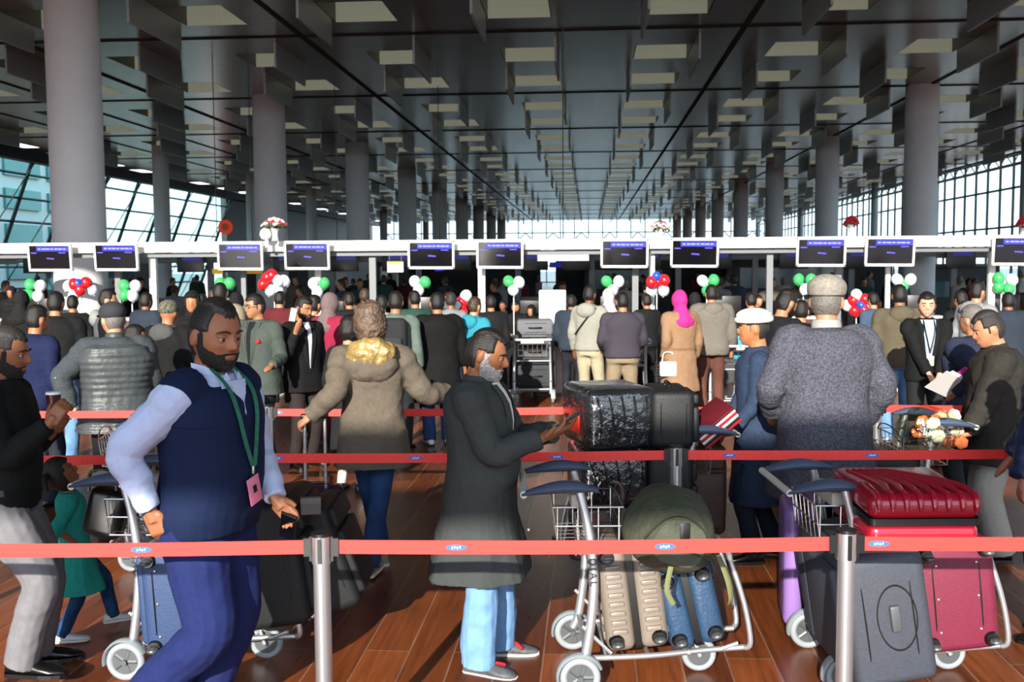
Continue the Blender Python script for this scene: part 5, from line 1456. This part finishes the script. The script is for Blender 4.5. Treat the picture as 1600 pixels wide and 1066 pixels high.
# the crowd further in: one of each kind built, then copied
CW = [('#17181b', '#1b1c20', 'b', 'jacket', 0), ('#2a3440', '#20222a', 'b', 'puffer', 10), ('#5a554c', '#2a2622', 'n', 'coat', 180), ('#131314', '#131314', 'hijab', 'robe', 170), ('#7a8084', '#1d2a44', 's', 'sweater', -20),
      ('#5b1f26', '#1a1a1c', 'b', 'jacket', 30), ('#26453f', '#191b1d', 'b', 'jacket', 190), ('#9a9a94', '#3a3c40', 'g', 'jacket', -60), ('#3c4f66', '#26282c', 'b', 'sweater', 60)]
CL = ['black jacket', 'blue-grey padded jacket', 'taupe coat', 'black robe', 'light grey sweater', 'dark red jacket', 'bottle-green jacket', 'pale grey jacket', 'denim-blue sweater']
protos = []
BOOTHS = [(560, 45, 5.0), (150, 43, 4.2), (1480, 40, 3.2), (980, 44, 3.6), (1230, 42, 5)]
rg = random.Random(5); spots = []
for k in range(90):
    for tr in range(40):
        d = 19.6 + (k / 90) ** 1.3 * 24; px = rg.uniform(-30, 1640)
        q = P(px, 450, d)
        cok = all((H(a, b).x - q.x) ** 2 + (H(a, b).y - d) ** 2 > 1.3 for a in (-9.75, 9.8) for b in (19.1, 31.2, 43.2))
        bok = all(abs(hp(a, b).x - q.x) > w / 2 + .6 or abs(hp(a, b).y - d) > 1.8 for a, b, w in BOOTHS) and abs(d - 29.5) > .8 and abs(d - 38.5) > .8
        if cok and bok and all((q.x - a) ** 2 + (d - b) ** 2 > .85 ** 2 for a, b in spots): break
    ok = cok and bok
    if not ok and k >= len(CW): continue
    spots.append((q.x, d))
    i = k % len(CW)
    if k < len(CW):
        c = CW[i]; Hh = 1.70
        p = quick(px, 450, d, c[4], '', c[0], c[1], c[2], lod=3, kind=c[3], H_=Hh, cover='#1b1b1d', skin=['#a9714f', '#8a5c42', '#b58260'][i % 3]); o = p.root; protos.append(o)
    else:
        o = copy_tree(protos[i % len(protos)])
        o.rotation_euler = (0, 0, R(rg.uniform(0, 360)))
    o.location = (q.x, d, 0); sc = rg.uniform(.93, 1.05) * 1.70 / 1.745; o.scale = (sc,) * 3
    px_ = 800 + q.x / d * 1600; nd = min(range(11), key=lambda a: abs(SCR[a] - px_))
    tag(o, 'distant traveller in a %s %s the %s display from the left' % (CL[i], 'just beyond' if d < 24 else 'some way beyond' if d < 31 else 'far beyond', ORD[nd].replace('nearest', 'first')), 'person', 'distant crowd in ' + CL[i])

NE = [(38, 455, 13.5, 3, 'near the left edge'), (118, 462, 14.0, 0, 'left of the capped man'), (232, 458, 13.8, 1, 'left of the patterned cap'), (318, 460, 14.6, 0, 'under the third display'),
      (372, 458, 13.2, 3, 'just left of the blazer'), (440, 456, 14.8, 5, 'between the two suits'), (548, 458, 14.6, 0, 'left of the curly-haired woman'), (572, 452, 15.6, 2, 'far behind the curly-haired woman'), (650, 455, 14.0, 6, 'left of the black overcoat'),
      (706, 458, 14.6, 4, 'right of the black overcoat'), (768, 462, 14.4, 0, 'right of the turquoise top'), (893, 462, 15.2, 1, 'right of the white panel'), (1010, 460, 15.4, 0, 'right of the plum sweater'), (1085, 458, 15.2, 3, 'right of the pink headscarf'),
      (1172, 458, 14.2, 0, 'above the white rolled cap'), (1362, 458, 14.8, 8, 'left of the taupe jacket'), (1498, 455, 13.0, 0, 'right of the man facing the viewer'), (1572, 458, 13.0, 1, 'at the right edge')]
for px, tp2, d, i, w in NE:
    o = copy_tree(protos[i]); o.location = (wx(px, d), d, 0); zt = P(px, tp2, d).z; o.scale = (zt / 1.745,) * 3; o.rotation_euler = (0, 0, R((px * 7) % 60 - 30))
    tag(o, 'traveller in a %s at the desks, %s' % (CL[i], w), 'person', 'travellers waiting at the desks')

# ---------------------------------------------------------------- things on the other trolleys
CF = [(.0, 0, '#3b3e42', .62, .36, .50, 'large dark grey suitcase lying at the bottom of the distant trolley'), (.0, .36, '#55585e', .58, .36, .50, 'grey suitcase in the middle of the distant trolley stack'), (0, .72, '#6a6c72', .54, .25, .45, 'grey soft bag topmost on the distant trolley')]
bx = wx(836, 15.5)
for (x, z, c, a, h_, dd, lb) in CF: suitcase(lb, AX((1, 0, 0), (0, 0, 1), (0, -1, 0), (bx, 15.45 + dd / 2, .38 + z)), a, h_ - .02, dd, cloth(c), False, wheels=False)
t = thing('shopping_bag', 'sky-blue printed shopping bag in the basket of a distant trolley', 'bag', P(1150, 560, 13.7)); m = MB(); m.rbox((0, 0, .15), (.26, .14, .32), .02, 2); m.build('bag_body', mat('sky_bag', '#3c9cc6', .4, noise=(9, .35)), t)
m = MB(); m.tube([(-.06, 0, .3), (-.05, 0, .38), (.05, 0, .38), (.06, 0, .3)], .006, 6, 4); m.build('strap', M_WHITE, t)
m = MB(); m.rbox((0, -.072, .13), (.12, .006, .06), .002, 1); m.build('orange_print', mat('orange_print', '#e0602c', .5), t)
for (px, py, c, lb) in ((935, 610, '#1c2c6a', 'navy holdall on the floor left of the man in khaki trousers'), (1012, 608, '#1b2b66', 'navy holdall on the floor right of the man in khaki trousers')):
    g = G(px, py); g.y = 13.1; g.x = wx(px, 13.1)
    t = thing('holdall', lb, 'bag', (g.x, g.y, 0)); m = MB(); m.ell((0, 0, .18), (.22, .26, .18), 20, 14); m.build('bag_body', cloth(c), t, auto=False)
    m = MB(); m.tube([(-.1, 0, .33), (-.06, 0, .42), (.06, 0, .42), (.1, 0, .33)], .012, 6, 4); m.build('strap', M_BLACKPL, t)
# clear bag with orange and cream flowers on the right trolley
t = thing('flower_bag', 'clear plastic bag holding orange and cream flowers on the right-hand trolley', 'bag', P(1450, 668, 6.7))
rg = random.Random(3)
for k in range(16):
    a = rg.uniform(0, 6.28); q = rg.uniform(0, .15); c = ['#f08a3c', '#efe3c0', '#dfe6b8', '#e9743a'][k % 4] if k > 5 else ['#ef7f35', '#f0e6c8'][k % 2]
    m = MB()
    for w in range(6): m.ell((.022 * math.cos(w * 1.05), .022 * math.sin(w * 1.05), 0), (.026, .026, .016), 7, 5)
    o = m.build('bloom', mat('bloom' + c, c, .6), t); o.location = (q * math.cos(a) * 1.2 - (.06 if c in ('#ef7f35', '#f08a3c') else -.03), q * math.sin(a) - .05, rg.uniform(-.10, .08)); o.rotation_euler = (R(90) + rg.uniform(-.5, .5), rg.uniform(-.5, .5), 0)
m = MB(); m.ell((0, 0, -.02), (.21, .17, .16), 20, 14); o = m.build('plastic_film', glass_mat('clear_film', '#e6eae2', .22, .15), t, auto=False); remesh(o, .012, 0, .05, .05)
m = MB(); m.rbox((.02, 0, -.16), (.3, .24, .05), .02, 2); m.build('paper_bottom', mat('bag_paper', '#b7a98e', .7), t)
suitcase('black suitcase lying on the trolley under the flower bag', AX((0, 1, 0), (0, 0, 1), (1, 0, 0), (1.98, 6.85, .62)), .5, .30, .66, M_BKN, False, wheels=False)
suitcase('grey suitcase at the bottom of the trolley under the flower bag', AX((0, 1, 0), (0, 0, 1), (1, 0, 0), (1.98, 6.85, .33)), .5, .28, .68, cloth('#4a4d50'), False, wheels=False)
# lilac and grey cases standing behind the right trolley
suitcase('lilac hard suitcase standing in shade behind the right trolley handle', Matrix.Translation((wx(1252, 5.6), 5.55, .04)) @ Matrix.Rotation(R(80), 4, 'Z'), .40, .22, .66, mat('lilac_shell', '#8c6cb0', .35), True, 0)
# brown leather case under the striped folders
suitcase('brown upright suitcase beneath the striped folders', Matrix.Translation((wx(1105, 6.7), 6.78, .20)), .26, .24, .60, mat('brown_case', '#4a3730', .6), False, wheels=False)
t = thing('handbag', 'black leather handbag in the basket of the left trolley', 'handbag', P(168, 800, 5.12)); m = MB(); m.rbox((0, 0, 0), (.20, .14, .26), .05, 4, rot=(0, R(15), 0)); m.build('bag_body', mat('black_leather', '#0d0d0e', .3, spec=.6), t)
m = MB(); m.tube([(-.07, -.05, .12), (-.05, -.06, .22), (.05, -.06, .22), (.07, -.05, .12)], .008, 6, 5); m.build('strap', M_BLACKPL, t)
